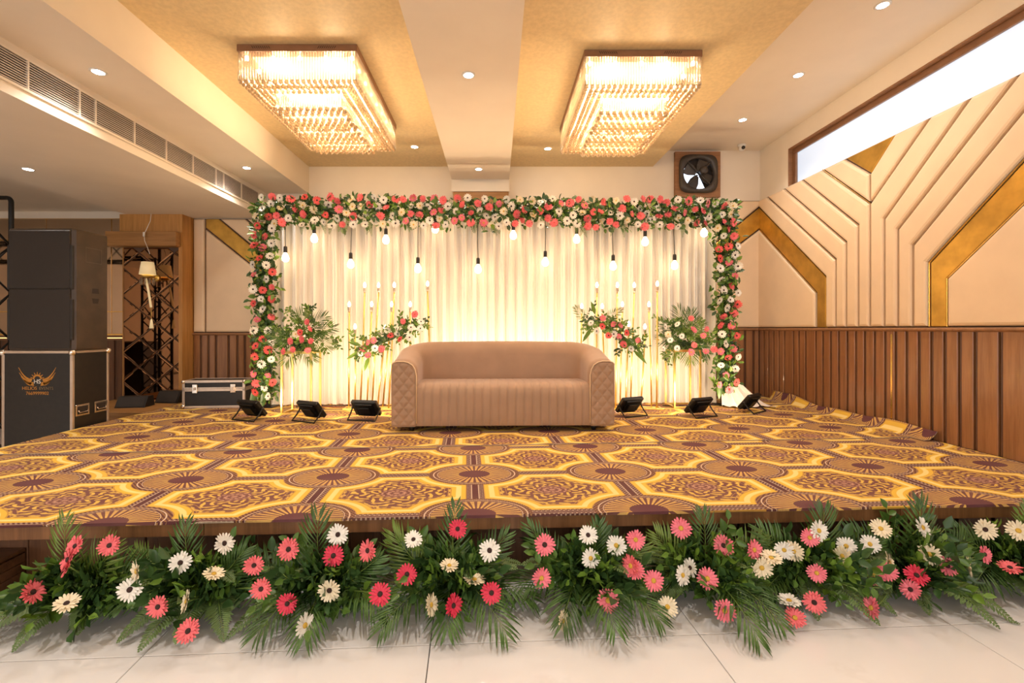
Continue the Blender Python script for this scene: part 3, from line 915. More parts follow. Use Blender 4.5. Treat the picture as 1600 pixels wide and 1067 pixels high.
for lst, y in ((fr_o, -0.051), (fr_o, -0.085), (fr_i, -0.10), (fr_i, -0.02)):
    vs += [(p[0], y, p[1]) for p in lst]
for i in range(3):
    for k in range(40):
        k2 = (k+1) % 40; fs.append((i*40+k, i*40+k2, (i+1)*40+k2, (i+1)*40+k))
mb.add(vs, fs, smooth=True)
me = mb.mesh('fan_frame', 'fan_grey'); fix_normals(me); link('fan_frame', me, fan)
for k in range(4):
    a = k * PI/2 + 0.5
    mb = MB(); R = Matrix.Rotation(a, 4, 'Y')
    vs = [(0.03, -0.055, -0.03), (0.03, -0.04, 0.03), (0.205, -0.075, -0.075), (0.205, -0.035, 0.085), (0.12, -0.072, -0.07), (0.12, -0.035, 0.075)]
    mb.add(vs, [(0, 1, 5, 4), (4, 5, 3, 2)], R)
    o = mb.build('blade', 'fan_grey', fan); sm = o.modifiers.new('thickness', 'SOLIDIFY'); sm.thickness = 0.006
mb = MB(); mb.lathe([(0.0001, 0.0), (0.055, 0.0), (0.058, 0.01), (0.058, 0.05), (0.04, 0.07), (0.0001, 0.072)], 20, Matrix.Rotation(PI/2, 4, 'X') @ Matrix.Translation((0, 0, 0.07)))
mb.build('motor', 'fan_grey', fan, (0.06, 0, 0.035))
for a in (0.78, 2.36, 3.93, 5.5):
    mb = MB(); mb.tube([(0.04*math.cos(a), -0.10, 0.04*math.sin(a)), (0.24*math.cos(a), -0.088, 0.24*math.sin(a))], 0.012, 6)
    mb.build('strut', 'fan_grey', fan)
mb = MB(); mb.add([(0.02, -0.004, 0.02), (-0.19, -0.004, 0.11), (-0.23, -0.004, 0.0), (-0.20, -0.004, -0.11), (-0.12, -0.004, -0.195), (0.03, -0.004, -0.225), (0.12, -0.004, -0.19)], [(0, 1, 2, 3, 4, 5, 6)])
mb.build('daylight_opening', 'daylight', fan)
MB().add([(0.233*math.cos(2*PI*k/24), -0.003, 0.233*math.sin(2*PI*k/24)) for k in range(24)], [tuple(range(24))]).build('duct_dark', 'dark_slot', fan)  # flat dark disc stands for the unlit duct hood behind the fan

cc = P(1159, 240, 6.45)
cctv = thing('security_camera', 'small white dome security camera in the corner above the window wall', 'camera', (cc.x, cc.y, 3.9395))
MB().lathe([(0.055, 0.0), (0.055, -0.02), (0.045, -0.03)], 20).build('mount', 'white_plastic', cctv)
MB().ball((0, 0, -0.045), 0.045, n=16, m=10).build('housing', 'white_plastic', cctv)
MB().lathe([(0.024, 0.0), (0.024, 0.012), (0.0001, 0.016)], 16, Matrix.Translation((0, -0.035, -0.055)) @ Matrix.Rotation(PI/2, 4, 'X')).build('lens', 'black_plastic', cctv)

# ------------------------------------------------------------------ speaker on its flight case
def text_obj(body, size, M, name, m, parent, ext=0.0008):
    cu = bpy.data.curves.new(name, 'FONT'); cu.body = body; cu.size = size; cu.align_x = 'CENTER'; cu.extrude = ext
    ob = bpy.data.objects.new(name + '_tmp', cu); COL.objects.link(ob)
    dg = bpy.context.evaluated_depsgraph_get(); dg.update()
    me = bpy.data.meshes.new_from_object(ob.evaluated_get(dg))
    bpy.data.objects.remove(ob); me.name = name
    me.materials.clear(); me.materials.append(MATS[m]); me.transform(M)
    return link(name, me, parent)
FRONT = Matrix.Rotation(PI/2, 4, 'X')
CD = 4.40                                         # front of the stack
cw0, cw1 = (2 - VX)/FPX*CD, (113 - VX)/FPX*CD
case_t = CH + (VY - 548) / FPX * CD
cdp = 0.42
fc = thing('flight_case', 'tall black flight case with winged orange logo beneath the speaker', 'flight case', ((cw0+cw1)/2, CD, 0.0))
hwid = (cw1 - cw0) / 2
MB().box((-hwid + 0.006, 0.006, 0.02), (hwid - 0.006, cdp - 0.006, case_t - 0.006)).build('body', 'black_vinyl', fc)
eb = 0.026
for (xa, ya) in ((-hwid, 0), (hwid, 0), (-hwid, cdp), (hwid, cdp)):
    x0, x1 = (xa, xa + eb) if xa < 0 else (xa - eb, xa); y0, y1 = (ya, ya + eb) if ya == 0 else (ya - eb, ya)
    MB().cbox((x0, y0, 0.02), (x1, y1, case_t - 0.002), 0.003).build('edge_profile', 'aluminium', fc)
for z0 in (0.02, case_t - eb):
    for (a, b_) in (((-hwid, 0), (hwid, eb)), ((-hwid, cdp - eb), (hwid, cdp)), ((-hwid, 0), (-hwid + eb, cdp)), ((hwid - eb, 0), (hwid, cdp))):
        MB().cbox((a[0], a[1], z0), (b_[0], b_[1], z0 + eb), 0.003).build('edge_profile', 'aluminium', fc)
cb = MB().ball((0, 0, 0), 0.03, n=10, m=7).mesh('ball_corner', 'chrome')
for xa in (-hwid + 0.008, hwid - 0.008):
    for ya in (0.008, cdp - 0.008):
        link('ball_corner', cb, fc, (xa, ya, case_t - 0.018))
def rec_handle(parent, M):
    h = MB().cbox((-0.075, -0.055, 0.0), (0.075, 0.055, 0.006), 0.002, M).build('recessed_handle', 'chrome', parent)
    MB().box((-0.058, -0.038, 0.0062), (0.058, 0.038, 0.0068), M).build('handle_dish', 'dark_slot', h)
    MB().tube([(-0.05, 0.0, 0.008), (-0.045, -0.02, 0.014), (0.045, -0.02, 0.014), (0.05, 0.0, 0.008)], 0.006, 8, M).build('handle_bar', 'chrome', h)
SIDE = Matrix(((0, 0, 1, 0), (1, 0, 0, 0), (0, 1, 0, 0), (0, 0, 0, 1)))      # local x -> y, y -> z, z -> +x
for yy in (0.11, 0.32):
    rec_handle(fc, Matrix.Translation((hwid - 0.004, yy, 0.57)) @ SIDE)
# printed emblem and lettering on the front
def fpx(x, y): p = P(x, y, CD); return (p.x - (cw0+cw1)/2, p.z)
lg = Vector((fpx(57.5, 594)[0], -0.0005, fpx(57.5, 594)[1]))
eml = MB()
k_ = CD / FPX
for sgn in (-1, 1):
    for (r0, r1, up0, up1) in ((8, 29, 2, 20), (9, 28, -1, 12), (9, 25, -3.5, 6), (10, 21, -5, 1)):
        pts = []
        for t in range(6):
            q = t / 5
            pts.append((r0 + (r1 - r0) * q, up0 + (up1 - up0) * q ** 2.1))
        w_ = [3.4, 3.4, 3.0, 2.4, 1.5, 0.2]
        vs = [(sgn * p[0] * k_, 0, p[1] * k_) for p in pts] + [(sgn * (p[0] + 0.6) * k_, 0, (p[1] - w_[i]) * k_) for i, p in enumerate(pts)]
        eml.add(vs, [(i, i + 1, 7 + i, 6 + i) for i in range(5)])
for k in range(7):
    a = PI * (k + 0.5) / 7
    d = Vector((math.cos(a), 0, math.sin(a))); n_ = Vector((-d.z, 0, d.x))
    eml.add([(d * 8 + n_ * 0.9) * k_ + Vector((0, 0, 0.01)), (d * 8 - n_ * 0.9) * k_ + Vector((0, 0, 0.01)), d * 12 * k_ + Vector((0, 0, 0.01))], [(0, 1, 2)])
for k in range(10):
    a0, a1 = PI * k / 10, PI * (k + 1) / 10
    eml.add([Vector((math.cos(a0), 0, math.sin(a0))) * 7.4 * k_ + Vector((0, 0, 0.01)), Vector((math.cos(a1), 0, math.sin(a1))) * 7.4 * k_ + Vector((0, 0, 0.01)),
             Vector((math.cos(a1), 0, math.sin(a1))) * 4.6 * k_ + Vector((0, 0, 0.01)), Vector((math.cos(a0), 0, math.sin(a0))) * 4.6 * k_ + Vector((0, 0, 0.01))], [(0, 1, 2, 3)])
eml.add([(-11 * k_, 0, -3 * k_), (-6 * k_, 0, -3 * k_), (-5 * k_, 0, -9 * k_), (-11.5 * k_, 0, -8 * k_)], [(0, 1, 2, 3)])
eml.add([(11 * k_, 0, -3 * k_), (6 * k_, 0, -3 * k_), (5 * k_, 0, -9 * k_), (11.5 * k_, 0, -8 * k_)], [(0, 1, 2, 3)])
lo = eml.build('winged_logo', 'logo_orange', fc, lg + Vector((0, 0.005, 0)))
text_obj('HS', 0.058, Matrix.Translation(lg + Vector((0, 0.004, -0.032))) @ FRONT, 'logo_letters', 'logo_white', fc)
text_obj('HELIOS', 0.044, Matrix.Translation(lg + Vector((-0.075, 0.0055, -0.092))) @ FRONT, 'lettering', 'logo_orange', fc)
text_obj('EVENTS', 0.040, Matrix.Translation(lg + Vector((0.085, 0.0055, -0.092))) @ FRONT, 'lettering', 'logo_dim', fc)
text_obj('7669999902', 0.044, Matrix.Translation(lg + Vector((0, 0.0055, -0.140))) @ FRONT, 'lettering', 'logo_orange', fc)

sw0, sw1 = (9 - VX)/FPX*CD, (115 - VX)/FPX*CD
sh = CH + (VY - 357)/FPX*CD - case_t
spk = thing('loudspeaker', 'large black loudspeaker cabinet standing on the flight case', 'speaker', ((sw0+sw1)/2, CD, case_t + 0.003))
hs = (sw1 - sw0) / 2; sd = 0.42
mb = MB()
plan = [(-hs, 0.03), (-hs + 0.03, 0.012), (hs - 0.03, 0.012), (hs, 0.03), (hs, sd - 0.04), (hs - 0.05, sd), (-hs + 0.05, sd), (-hs, sd - 0.04)]
n = len(plan)
vs = []
for (z, f) in ((0.0, 0.985), (0.015, 1.0), (sh - 0.015, 1.0), (sh, 0.985)):
    vs += [(p[0] * f, (p[1] - sd/2) * f + sd/2, z) for p in plan]
fs = [tuple(reversed(range(n))), tuple(range(3*n, 4*n))] + [(i*n+k, i*n+(k+1) % n, (i+1)*n+(k+1) % n, (i+1)*n+k) for i in range(3) for k in range(n)]
mb.add(vs, fs); mb.build('cabinet', 'speaker_side', spk)
MB().cbox((-hs + 0.035, -0.004, 0.02), (hs - 0.035, 0.014, sh * 0.50), 0.004).build('lower_grille', 'grille_metal', spk)
MB().cbox((-hs + 0.035, -0.004, sh * 0.505), (hs - 0.035, 0.014, sh - 0.02), 0.004).build('upper_grille', 'grille_metal', spk)
for sgn in (-1, 1):
    for (z0, z1) in ((0.10, sh*0.42), (sh*0.5, sh*0.86)):
        x0, x1 = (hs - 0.034, hs - 0.012) if sgn > 0 else (-hs + 0.012, -hs + 0.034)
        MB().cbox((x0, -0.002, z0), (x1, 0.02, z1), 0.003).build('front_rail', 'black_plastic', spk)
hz = sh * 0.45
for dz, tp in ((0.035, 1), (-0.065, -1)):
    mb = MB(); a, b_ = (0.042, 0.036) if tp > 0 else (0.030, 0.040)
    mb.add([(hs + 0.001, 0.24 - a, hz + dz), (hs + 0.001, 0.24 + a, hz + dz), (hs + 0.001, 0.24 + b_, hz + dz + 0.05), (hs + 0.001, 0.24 - b_, hz + dz + 0.05)], [(0, 1, 2, 3)])
    mb.build('handle_hole', 'dark_slot', spk)
mb = MB()
for (a, b_, c_, d_) in ((0.12, 0.34, 0.998, 0.992), (0.12, 0.34, 0.808, 0.802)):
    pass
y0, y1, z0, z1 = 0.13, 0.31, sh * 0.74, sh * 0.865
for (ya, yb, za, zb) in ((y0, y1, z0, z0 + 0.004), (y0, y1, z1 - 0.004, z1), (y0, y0 + 0.004, z0, z1), (y1 - 0.004, y1, z0, z1)):
    mb.box((hs + 0.0005, ya, za), (hs + 0.002, yb, zb))
mb.build('badge_outline', 'badge', spk)

# ------------------------------------------------------------------ black lighting truss at the left edge
TX0, TX1, TY0, TY1 = -5.85, -5.565, 5.0, 5.29
zt_ = CH + (VY - 309) / FPX * 5.29
tr_ = thing('lighting_truss', 'black metal lighting truss standing at the left edge behind the speaker', 'truss', ((TX0+TX1)/2, (TY0+TY1)/2, 0))
ti = Matrix.Translation(-Vector(((TX0+TX1)/2, (TY0+TY1)/2, 0)))
def tpart(mb, name):
    o = mb.build(name, 'black_metal', tr_); o.matrix_parent_inverse = ti; return o
for (x, y) in ((TX1, TY0), (TX1, TY1)):
    pts = [(x, y, 0), (x, y, zt_ - 0.05)] + [(x - 0.05 * (1 - math.cos(a)), y, zt_ - 0.05 + 0.05 * math.sin(a)) for a in (0.4, 0.8, 1.2, PI/2)] + [(-9.5, y, zt_)]
    tpart(MB().tube(pts, 0.024, 10), 'chord')
for (x, y) in ((TX0, TY0), (TX0, TY1)):
    tpart(MB().tube([(x, y, 0), (x, y, zt_ - 0.32), (-9.5, y, zt_ - 0.32)], 0.024, 10), 'chord')
mb = MB()
k = 0; z = 0.15
while z < zt_ - 0.4:
    for y in (TY0, TY1):
        a, b_ = ((TX0, TX1) if k % 2 else (TX1, TX0)); mb.tube([(a, y, z), (b_, y, z + 0.27)], 0.010, 6)
    for x in (TX0, TX1):
        a, b_ = ((TY0, TY1) if k % 2 else (TY1, TY0)); mb.tube([(x, a, z), (x, b_, z + 0.27)], 0.010, 6)
    z += 0.27; k += 1
tpart(mb, 'tower_lacing')
mb = MB(); x = TX0; k = 0
while x > -9.2:
    for y in (TY0, TY1):
        a, b_ = ((zt_, zt_ - 0.32) if k % 2 else (zt_ - 0.32, zt_)); mb.tube([(x, y, a), (x - 0.3, y, b_)], 0.010, 6)
    mb.tube([(x, TY0, zt_ - 0.32), (x, TY1, zt_ - 0.32)], 0.010, 6)
    x -= 0.3; k += 1
tpart(mb, 'beam_lacing')
tpart(MB().box((TX0 - 0.1, TY0 - 0.1, 0.0), (TX1 + 0.1, TY1 + 0.1, 0.012)), 'base_plate')

# ------------------------------------------------------------------ small road case, wedges by the column
rc = P(337, 637, 5.60)
road = thing('road_case', 'small black road case with silver edges beside the wood column', 'flight case', (rc.x - 0.0, 5.56, stg + 0.0105), math.radians(7))
RW, RD, RH = 0.355, 0.30, 0.335
MB().box((-RW + 0.005, 0.005, 0.005), (RW - 0.005, RD - 0.005, RH * 0.70)).build('body', 'black_vinyl', road)
MB().box((-RW + 0.005, 0.005, RH * 0.715), (RW - 0.005, RD - 0.005, RH - 0.005)).build('lid', 'black_vinyl', road)
e = 0.028
for (z0, z1) in ((0.0, e), (RH * 0.70 - e * 1.1, RH * 0.705), (RH * 0.712, RH * 0.712 + 0.012), (RH - e, RH)):
    for (a, b_) in (((-RW, 0), (RW, e)), ((-RW, RD - e), (RW, RD)), ((-RW, 0), (-RW + e, RD)), ((RW - e, 0), (RW, RD))):
        MB().cbox((a[0], a[1], z0), (b_[0], b_[1], z1), 0.002).build('edge_profile', 'aluminium', road)
for xa in (-RW, RW - e):
    for ya in (0, RD - e):
        MB().cbox((xa, ya, 0), (xa + e, ya + e, RH), 0.002).build('edge_profile', 'aluminium', road)
bc = MB().ball((0, 0, 0), 0.024, n=10, m=7).mesh('ball_corner', 'chrome')
for xa in (-RW + 0.01, RW - 0.01):
    for ya in (0.01, RD - 0.01):
        for za in (0.022, RH - 0.016): link('ball_corner', bc, road, (xa, ya, za))
for xa in (-0.21, 0.22):
    la = MB().cbox((xa - 0.028, -0.012, RH * 0.55), (xa + 0.028, 0.001, RH * 0.86), 0.003).build('latch', 'chrome', road)
    MB().cbox((xa - 0.012, -0.022, RH * 0.66), (xa + 0.012, -0.011, RH * 0.76), 0.002).build('latch_key', 'aluminium', la)

sub = thing('speaker_cabinet', 'black speaker cabinet at the far left, seen reflected in the mirrored column', 'speaker', (-6.95, 3.75, 0.0))
MB().cbox((-0.32, 0, 0.0), (0.32, 0.5, 1.12), 0.015).build('cabinet', 'speaker_side', sub)
MB().cbox((-0.29, 0.498, 0.04), (0.29, 0.512, 1.08), 0.004).build('grille', 'grille_metal', sub)
def wedge(x, D, w, h, d, rz, label):
    o = thing('stage_monitor', label, 'speaker', (x, D, 0.381), rz)
    mb = MB(); mb.add([(-w, 0, 0), (w, 0, 0), (w, d, 0), (-w, d, 0), (-w, d * 0.35, h), (w, d * 0.35, h), (w, d * 0.85, h), (-w, d * 0.85, h)],
        [(0, 3, 2, 1), (4, 5, 6, 7), (0, 1, 5, 4), (1, 2, 6, 5), (2, 3, 7, 6), (3, 0, 4, 7)])
    mb.build('cabinet', 'black_vinyl', o)
    mb = MB(); k = 0.9
    mb.add([(-w * k, d * 0.02, h * 0.06 + 0.002), (w * k, d * 0.02, h * 0.06 + 0.002), (w * k, d * 0.33, h * 0.94 + 0.002), (-w * k, d * 0.33, h * 0.94 + 0.002)], [(0, 1, 2, 3)])
    g = mb.build('grille', 'grille_metal', o); g.location = (0, -0.006, 0.003)
plat = struct('trim_7', MB().cbox((-5.3, 5.45, 0.0), (-4.14, 6.40, 0.38), 0.01), 'oak_flat', 'bare wooden plinth in front of the mirrored column')
wedge(-4.55, 5.72, 0.17, 0.13, 0.22, 0.15, 'small black wedge monitor between flight case and column')
wedge(-4.36, 6.08, 0.16, 0.15, 0.22, -0.1, 'small black wedge monitor at the foot of the mirrored column')

# ------------------------------------------------------------------ sconce on the mirror, loose wire
sc_p = P(228, 432, CYF - 0.16)
sc = thing('wall_sconce', 'cream shaded wall sconce with crystal drops on the mirrored column', 'wall lamp', (sc_p.x, CYF + 0.03, sc_p.z))
MB().lathe([(0.05, 0), (0.05, 0.012), (0.02, 0.02)], 16, Matrix.Rotation(PI/2, 4, 'X')).build('wall_plate', 'gold_metal', sc)
MB().tube([(0, -0.01, 0), (0, -0.08, -0.03), (0, -0.16, 0.0), (0, -0.16, 0.04)], 0.008, 8).build('arm', 'gold_metal', sc)
mb = MB(); mb.lathe([(0.098, 0.03), (0.072, 0.20), (0.070, 0.20), (0.096, 0.03)], 24, Matrix.Translation((0, -0.16, 0))); mb.build('lamp_shade', 'sconce_shade', sc)
MB().lathe([(0.02, -0.02), (0.085, 0.0), (0.085, 0.012), (0.02, 0.03)], 20, Matrix.Translation((0, -0.16, 0))).build('drip_tray', 'gold_metal', sc)
for k in range(10):
    a = 2*PI*k/10
    MB().lathe([(0.0005, 0), (0.010, -0.03), (0.012, -0.09), (0.0005, -0.12)], 6, Matrix.Translation((0.078*math.cos(a), -0.16 + 0.078*math.sin(a), -0.004))).build('crystal_drop', 'crystal', sc)
mb = MB(); mb.tube([(0.015, -0.21, -0.03), (0.05, -0.21, -0.2), (0.085, -0.21, -0.42)], 0.014, 8); mb.build('bead_strand', 'sconce_shade', sc)
MB().tube([(0.085, -0.21, -0.42), (0.09, -0.21, -0.58)], 0.004, 6).build('tassel_cord', 'gold_metal', sc)
MB().lathe([(0.004, 0), (0.012, -0.02), (0.026, -0.13), (0.0005, -0.13)], 12, Matrix.Translation((0.09, -0.21, -0.575))).build('tassel', 'sconce_shade', sc)
w0 = [P(x, y, CYF - 0.13) for x, y in ((236, 334), (235, 345), (229, 358), (225, 366), (226, 376), (231, 388), (234, 397))]
wi = thing('loose_wire', 'thin white wire hanging down the front of the wood column', 'wire', w0[0])
o = MB().tube([p - w0[0] for p in w0], 0.004, 6).build('wire', 'white_plastic', wi)
MB().cbox((-0.012, -0.01, -0.03), (0.012, 0.01, 0.03), 0.003).build('connector', 'white_plastic', wi, w0[3] - w0[0])

# ------------------------------------------------------------------ sofa
SD = 4.27
so = Vector(((787 - VX) / FPX * SD, SD, stg + 0.0112))
sofa = thing('sofa', 'beige velvet three seat sofa with quilted arm fronts on the stage', 'sofa', so, math.radians(1.6))
SWD = 2.07; t_ = 0.23
path = []
hx = SWD/2 - t_/2; rad = 0.26; dep = 0.80
path += [(-hx, y) for y in (0.0, 0.12, 0.25, 0.38, dep - t_/2 - rad)]
for k in range(1, 9):
    a = PI - k * (PI/2) / 8
    path.append((-hx + rad + rad * math.cos(a), dep - t_/2 - rad + rad * math.sin(a)))
path += [(-hx + rad + (2*hx - 2*rad) * k / 6, dep - t_/2) for k in range(1, 6)]
path += [(-p[0], p[1]) for p in reversed(path[:13])]
def zt_at(y): return 0.655 + 0.155 * min(1, (y / 0.66)) ** 1.15
def section(ztop, lean=0.0):
    o_ = -t_/2
    return [(o_, 0.085), (o_ + 0.004, 0.06), (o_ + 0.02, 0.052), (t_/2 - 0.01, 0.052), (t_/2, 0.085), (t_/2, ztop - 0.13), (t_/2 - 0.012, ztop - 0.075), (t_/2 - 0.035, ztop - 0.035),
            (t_/2 - 0.075, ztop - 0.010), (0.0, ztop), (o_ + 0.05, ztop), (o_ + 0.018, ztop - 0.012), (o_ + 0.003, ztop - 0.040), (o_, ztop - 0.1)]
mb = MB(); vs = []; fs = []
n = len(section(0.7))
for i, p in enumerate(path):
    a, b_ = path[max(i-1, 0)], path[min(i+1, len(path)-1)]
    d = Vector((b_[0]-a[0], b_[1]-a[1], 0)).normalized(); nrm = Vector((d.y, -d.x, 0))     # towards the seat
    zz = zt_at(p[1]) + 0.012 * (1 - (p[0] / hx) ** 2)
    for (o_, z) in section(zz): vs.append(Vector((p[0], p[1], z)) + nrm * o_)
for i in range(len(path)-1):
    for k in range(n):
        k2 = (k+1) % n; fs.append((i*n+k, i*n+k2, (i+1)*n+k2, (i+1)*n+k))
fs += [tuple(range(n)), tuple(range((len(path)-1)*n, len(path)*n))]
mb.add(vs, fs, smooth=True)
me = mb.mesh('wraparound_back', 'velvet'); fix_normals(me)
for p in me.polygons:
    if len(p.vertices) > 4: p.use_smooth = False
link('wraparound_back', me, sofa)
# quilted front of each arm
for sgn in (-1, 1):
    mb = MB(); NU, NV = 34, 100; zt0 = zt_at(0) - 0.012
    vs = []
    for j in range(NV + 1):
        z = 0.06 + (zt0 - 0.06) * j / NV
        inner = t_/2 - 0.008
        if z > zt0 - 0.11:
            q = (z - (zt0 - 0.11)) / 0.11; inner -= 0.085 * q ** 2.6
        outer_ = -t_/2 + 0.006 + (0.02 * max(0, (z - (zt0 - 0.03)) / 0.03) ** 2)
        for i in range(NU + 1):
            u = i / NU; o_ = outer_ + (inner - outer_) * u
            p_, q_ = (o_ / 0.046 + z / 0.056), (o_ / 0.046 - z / 0.056)
            hgt = (min(abs(math.sin(p_ * PI / 2 * 1.0)), abs(math.sin(q_ * PI / 2 * 1.0)))) ** 0.6
            edge_ = min(1, min(i, NU - i) / 1.5) * min(1, min(j, NV - j) / 1.5)
            vs.append((sgn * (hx - o_), -0.003 - 0.013 * hgt * edge_, z))
    fs = [(j*(NU+1)+i, j*(NU+1)+i+1, (j+1)*(NU+1)+i+1, (j+1)*(NU+1)+i) for j in range(NV) for i in range(NU)]
    mb.add(vs, fs, smooth=True); me = mb.mesh('arm_front_panel', 'velvet')
    if sgn > 0: me.flip_normals()
    link('arm_front_panel', me, sofa)
    ed = [(-t_/2 + 0.002, zt0 - 0.02)] + [(o_, z) for (o_, z) in reversed(section(zt_at(0))[4:12])]
    mb = MB(); mb.tube([(sgn * (hx - o_), -0.006, z) for (o_, z) in ed], 0.0055, 6); mb.build('piping', 'piping', sofa)
# channelled seat and apron
sx0, sx1 = -hx + t_/2 - 0.012, hx - t_/2 + 0.012
prof = [(0.012, 0.055), (0.002, 0.075), (0.0, 0.16), (0.0, 0.26), (0.0, 0.345), (0.012, 0.395), (0.04, 0.425), (0.09, 0.440), (0.2, 0.447), (0.35, 0.445), (0.5, 0.44), (0.60, 0.43), (0.60, 0.06)]
NX = 21 * 8
mb = MB(); vs = []; n = len(prof)
for i in range(NX + 1):
    x = sx0 + (sx1 - sx0) * i / NX
    ph = abs(((i / 8) % 1.0) - 0.5) * 2          # 1 at the stitch line
    g_ = 0.015 * ph ** 8
    for j, (y, z) in enumerate(prof):
        gy = g_ if 1 <= j <= 5 else (g_ * 0.4 if j == 6 else 0); gz = g_ * (0.7 if 5 <= j <= 7 else (0.35 if 7 < j < 11 else 0))
        vs.append((x, y + gy, z - gz))
fs = [(i*n+k, (i+1)*n+k, (i+1)*n+k+1, i*n+k+1) for i in range(NX) for k in range(n-1)]
mb.add(vs, fs, smooth=True); me = mb.mesh('channelled_seat', 'velvet'); fix_normals(me); link('channelled_seat', me, sofa)
for (x, y) in ((-0.86, 0.09), (0.86, 0.09), (-0.86, 0.68), (0.86, 0.68)):
    MB().lathe([(0.022, 0.0), (0.028, 0.06)], 12, Matrix.Translation((x, y, 0))).build('leg', 'black_plastic', sofa)

# ------------------------------------------------------------------ flower and leaf builders
def gerbera_mesh(name, petal_m, centre_m=None, n1=20, n2=15, seed=0):
    """open gerbera of radius 1 facing +z"""
    rr = random.Random(seed); mb = MB()
    for (n, r0, z0, lift, off) in ((n1, 1.0, 0.0, 0.13, 0.0), (n2, 0.74, 0.05, 0.16, 0.2)):
        for k in range(n):
            a = 2*PI*k/n + off + rr.uniform(-0.06, 0.06); L = r0 * rr.uniform(0.9, 1.06)
            hw_ = 2*PI/n * 0.62; tw = rr.uniform(-0.05, 0.05); lf = lift * rr.uniform(0.4, 1.5)
            c, s = math.cos(a), math.sin(a)
            def pt(r, w, z): return (c*r - s*w, s*r + c*w, z)
            vs = [pt(0.16, -0.05, z0), pt(0.16, 0.05, z0), pt(0.6*L, -hw_*0.60*L, z0+lf*0.7+tw*0.4), pt(0.6*L, hw_*0.60*L, z0+lf*0.7-tw*0.4),
                  pt(0.90*L, -hw_*0.46*L, z0+lf+tw), pt(0.90*L, hw_*0.46*L, z0+lf-tw), pt(1.02*L, 0, z0+lf*1.0), pt(0.6*L, 0, z0+lf*0.7-0.03)]
            mb.add(vs, [(0, 2, 7), (0, 7, 1), (1, 7, 3), (2, 4, 6, 7), (7, 6, 5, 3)], smooth=True)
    if centre_m:
        mb.lathe([(0.21, 0.06), (0.17, 0.13), (0.08, 0.16), (0.0001, 0.15)], 10, mi=1)
        return mb.mesh(name, [petal_m, centre_m])
    return mb.mesh(name, petal_m)
def daisy_side(p): return p
GM = {}
for nm, pm in (('c', 'petal_coral'), ('p', 'petal_pink'), ('h', 'petal_hot'), ('r', 'petal_red'), ('w', 'petal_white'), ('m', 'petal_cream')):
    GM[nm] = gerbera_mesh('gerbera_petals', pm, None, seed=ord(nm))
    GM[nm + 'D'] = gerbera_mesh('gerbera', pm, 'centre_dark' if nm in 'hrw' else 'centre_yellow', 13, 10, seed=ord(nm) + 7)
GM['cD'] = gerbera_mesh('gerbera', 'petal_coral', 'petal_red', 13, 10, seed=5)
GM['mD'] = gerbera_mesh('gerbera', 'petal_cream', 'centre_yellow', 13, 10, seed=6)
centre_me = {k: MB().lathe([(0.24, 0.06), (0.19, 0.14), (0.09, 0.17), (0.0001, 0.15)], 12).mesh('flower_centre', 'centre_' + k) for k in ('dark', 'yellow')}
sepal_me = MB().lathe([(0.03, -0.22), (0.16, -0.12), (0.30, 0.0)], 10).mesh('sepal', 'stem_green')

def face_rot(d, roll=0.0):
    q = Vector(d).to_track_quat('Z', 'Y'); return (q @ Euler((0, 0, roll)).to_quaternion()).to_euler()

def frond(kind, L, M, clampz=None, seed=0, droop=0.9, leaf=0.16, n=15, width=0.011):
    """a feather leaf grown along +y of M: palm or fern"""
    rr = random.Random(seed); mb = MB()
    pts = []; p = Vector((0, 0, 0)); ang = 0.25
    NS = 18
    for i in range(NS + 1):
        pts.append(p.copy()); a = ang - droop * (i / NS) ** 1.3
        p = p + Vector((0, math.cos(a), math.sin(a))) * (L / NS)
    def at(t):
        f = t * NS; i = min(int(f), NS - 1); return pts[i].lerp(pts[i+1], f - i), (pts[i+1] - pts[i]).normalized()
    mb.tube(pts, [0.0038 * (1 - 0.75 * i / NS) for i in range(NS + 1)], 4, M, 1)
    for k in range(n):
        t = 0.16 + 0.84 * (k / (n - 1))
        pos, tan = at(min(t, 0.999))
        if kind == 'palm':
            ll = leaf * (math.sin(PI * (0.18 + 0.70 * t)) ** 0.8); ang_ = math.radians(62 - 40 * t)
        else:
            ll = leaf * (1 - t) ** 0.75 * 1.0 + 0.006; ang_ = math.radians(78 - 18 * t)
        nz = Vector((0, -tan.z, tan.y))
        for sgn in (-1, 1):
            a2 = ang_ + rr.uniform(-0.08, 0.08); l2 = ll * rr.uniform(0.88, 1.1)
            d = tan * math.cos(a2) + Vector((sgn, 0, 0)) * math.sin(a2) + nz * (0.14 if kind == 'palm' else 0.02)
            d.normalize(); side = nz.cross(d).normalized()
            sag = nz * (-0.22 * l2 if kind == 'palm' else -0.05 * l2) + Vector((0, 0, -0.10 * l2))
            w = width * (1.0 if kind == 'palm' else 0.55 + 0.8 * (1 - t))
            a_, b_, c_ = pos, pos + d * l2 * 0.45 + sag * 0.18, pos + d * l2 + sag
            vs = [a_, b_ + side * w * 0.5 - nz * w * 0.15, b_ + nz * 0.0 , b_ - side * w * 0.5 - nz * w * 0.15, c_]
            b2 = pos + d * l2 * 0.75 + sag * 0.55
            vs += [b2 + side * w * 0.36, b2 - side * w * 0.36]
            mb.add(vs, [(0, 1, 2), (0, 2, 3), (1, 5, 4, 2), (2, 4, 6, 3)], M)
    if clampz is not None:
        for v in mb.v:
            if v.z < clampz: v.z = clampz + 0.004 * rr.random()
    return mb

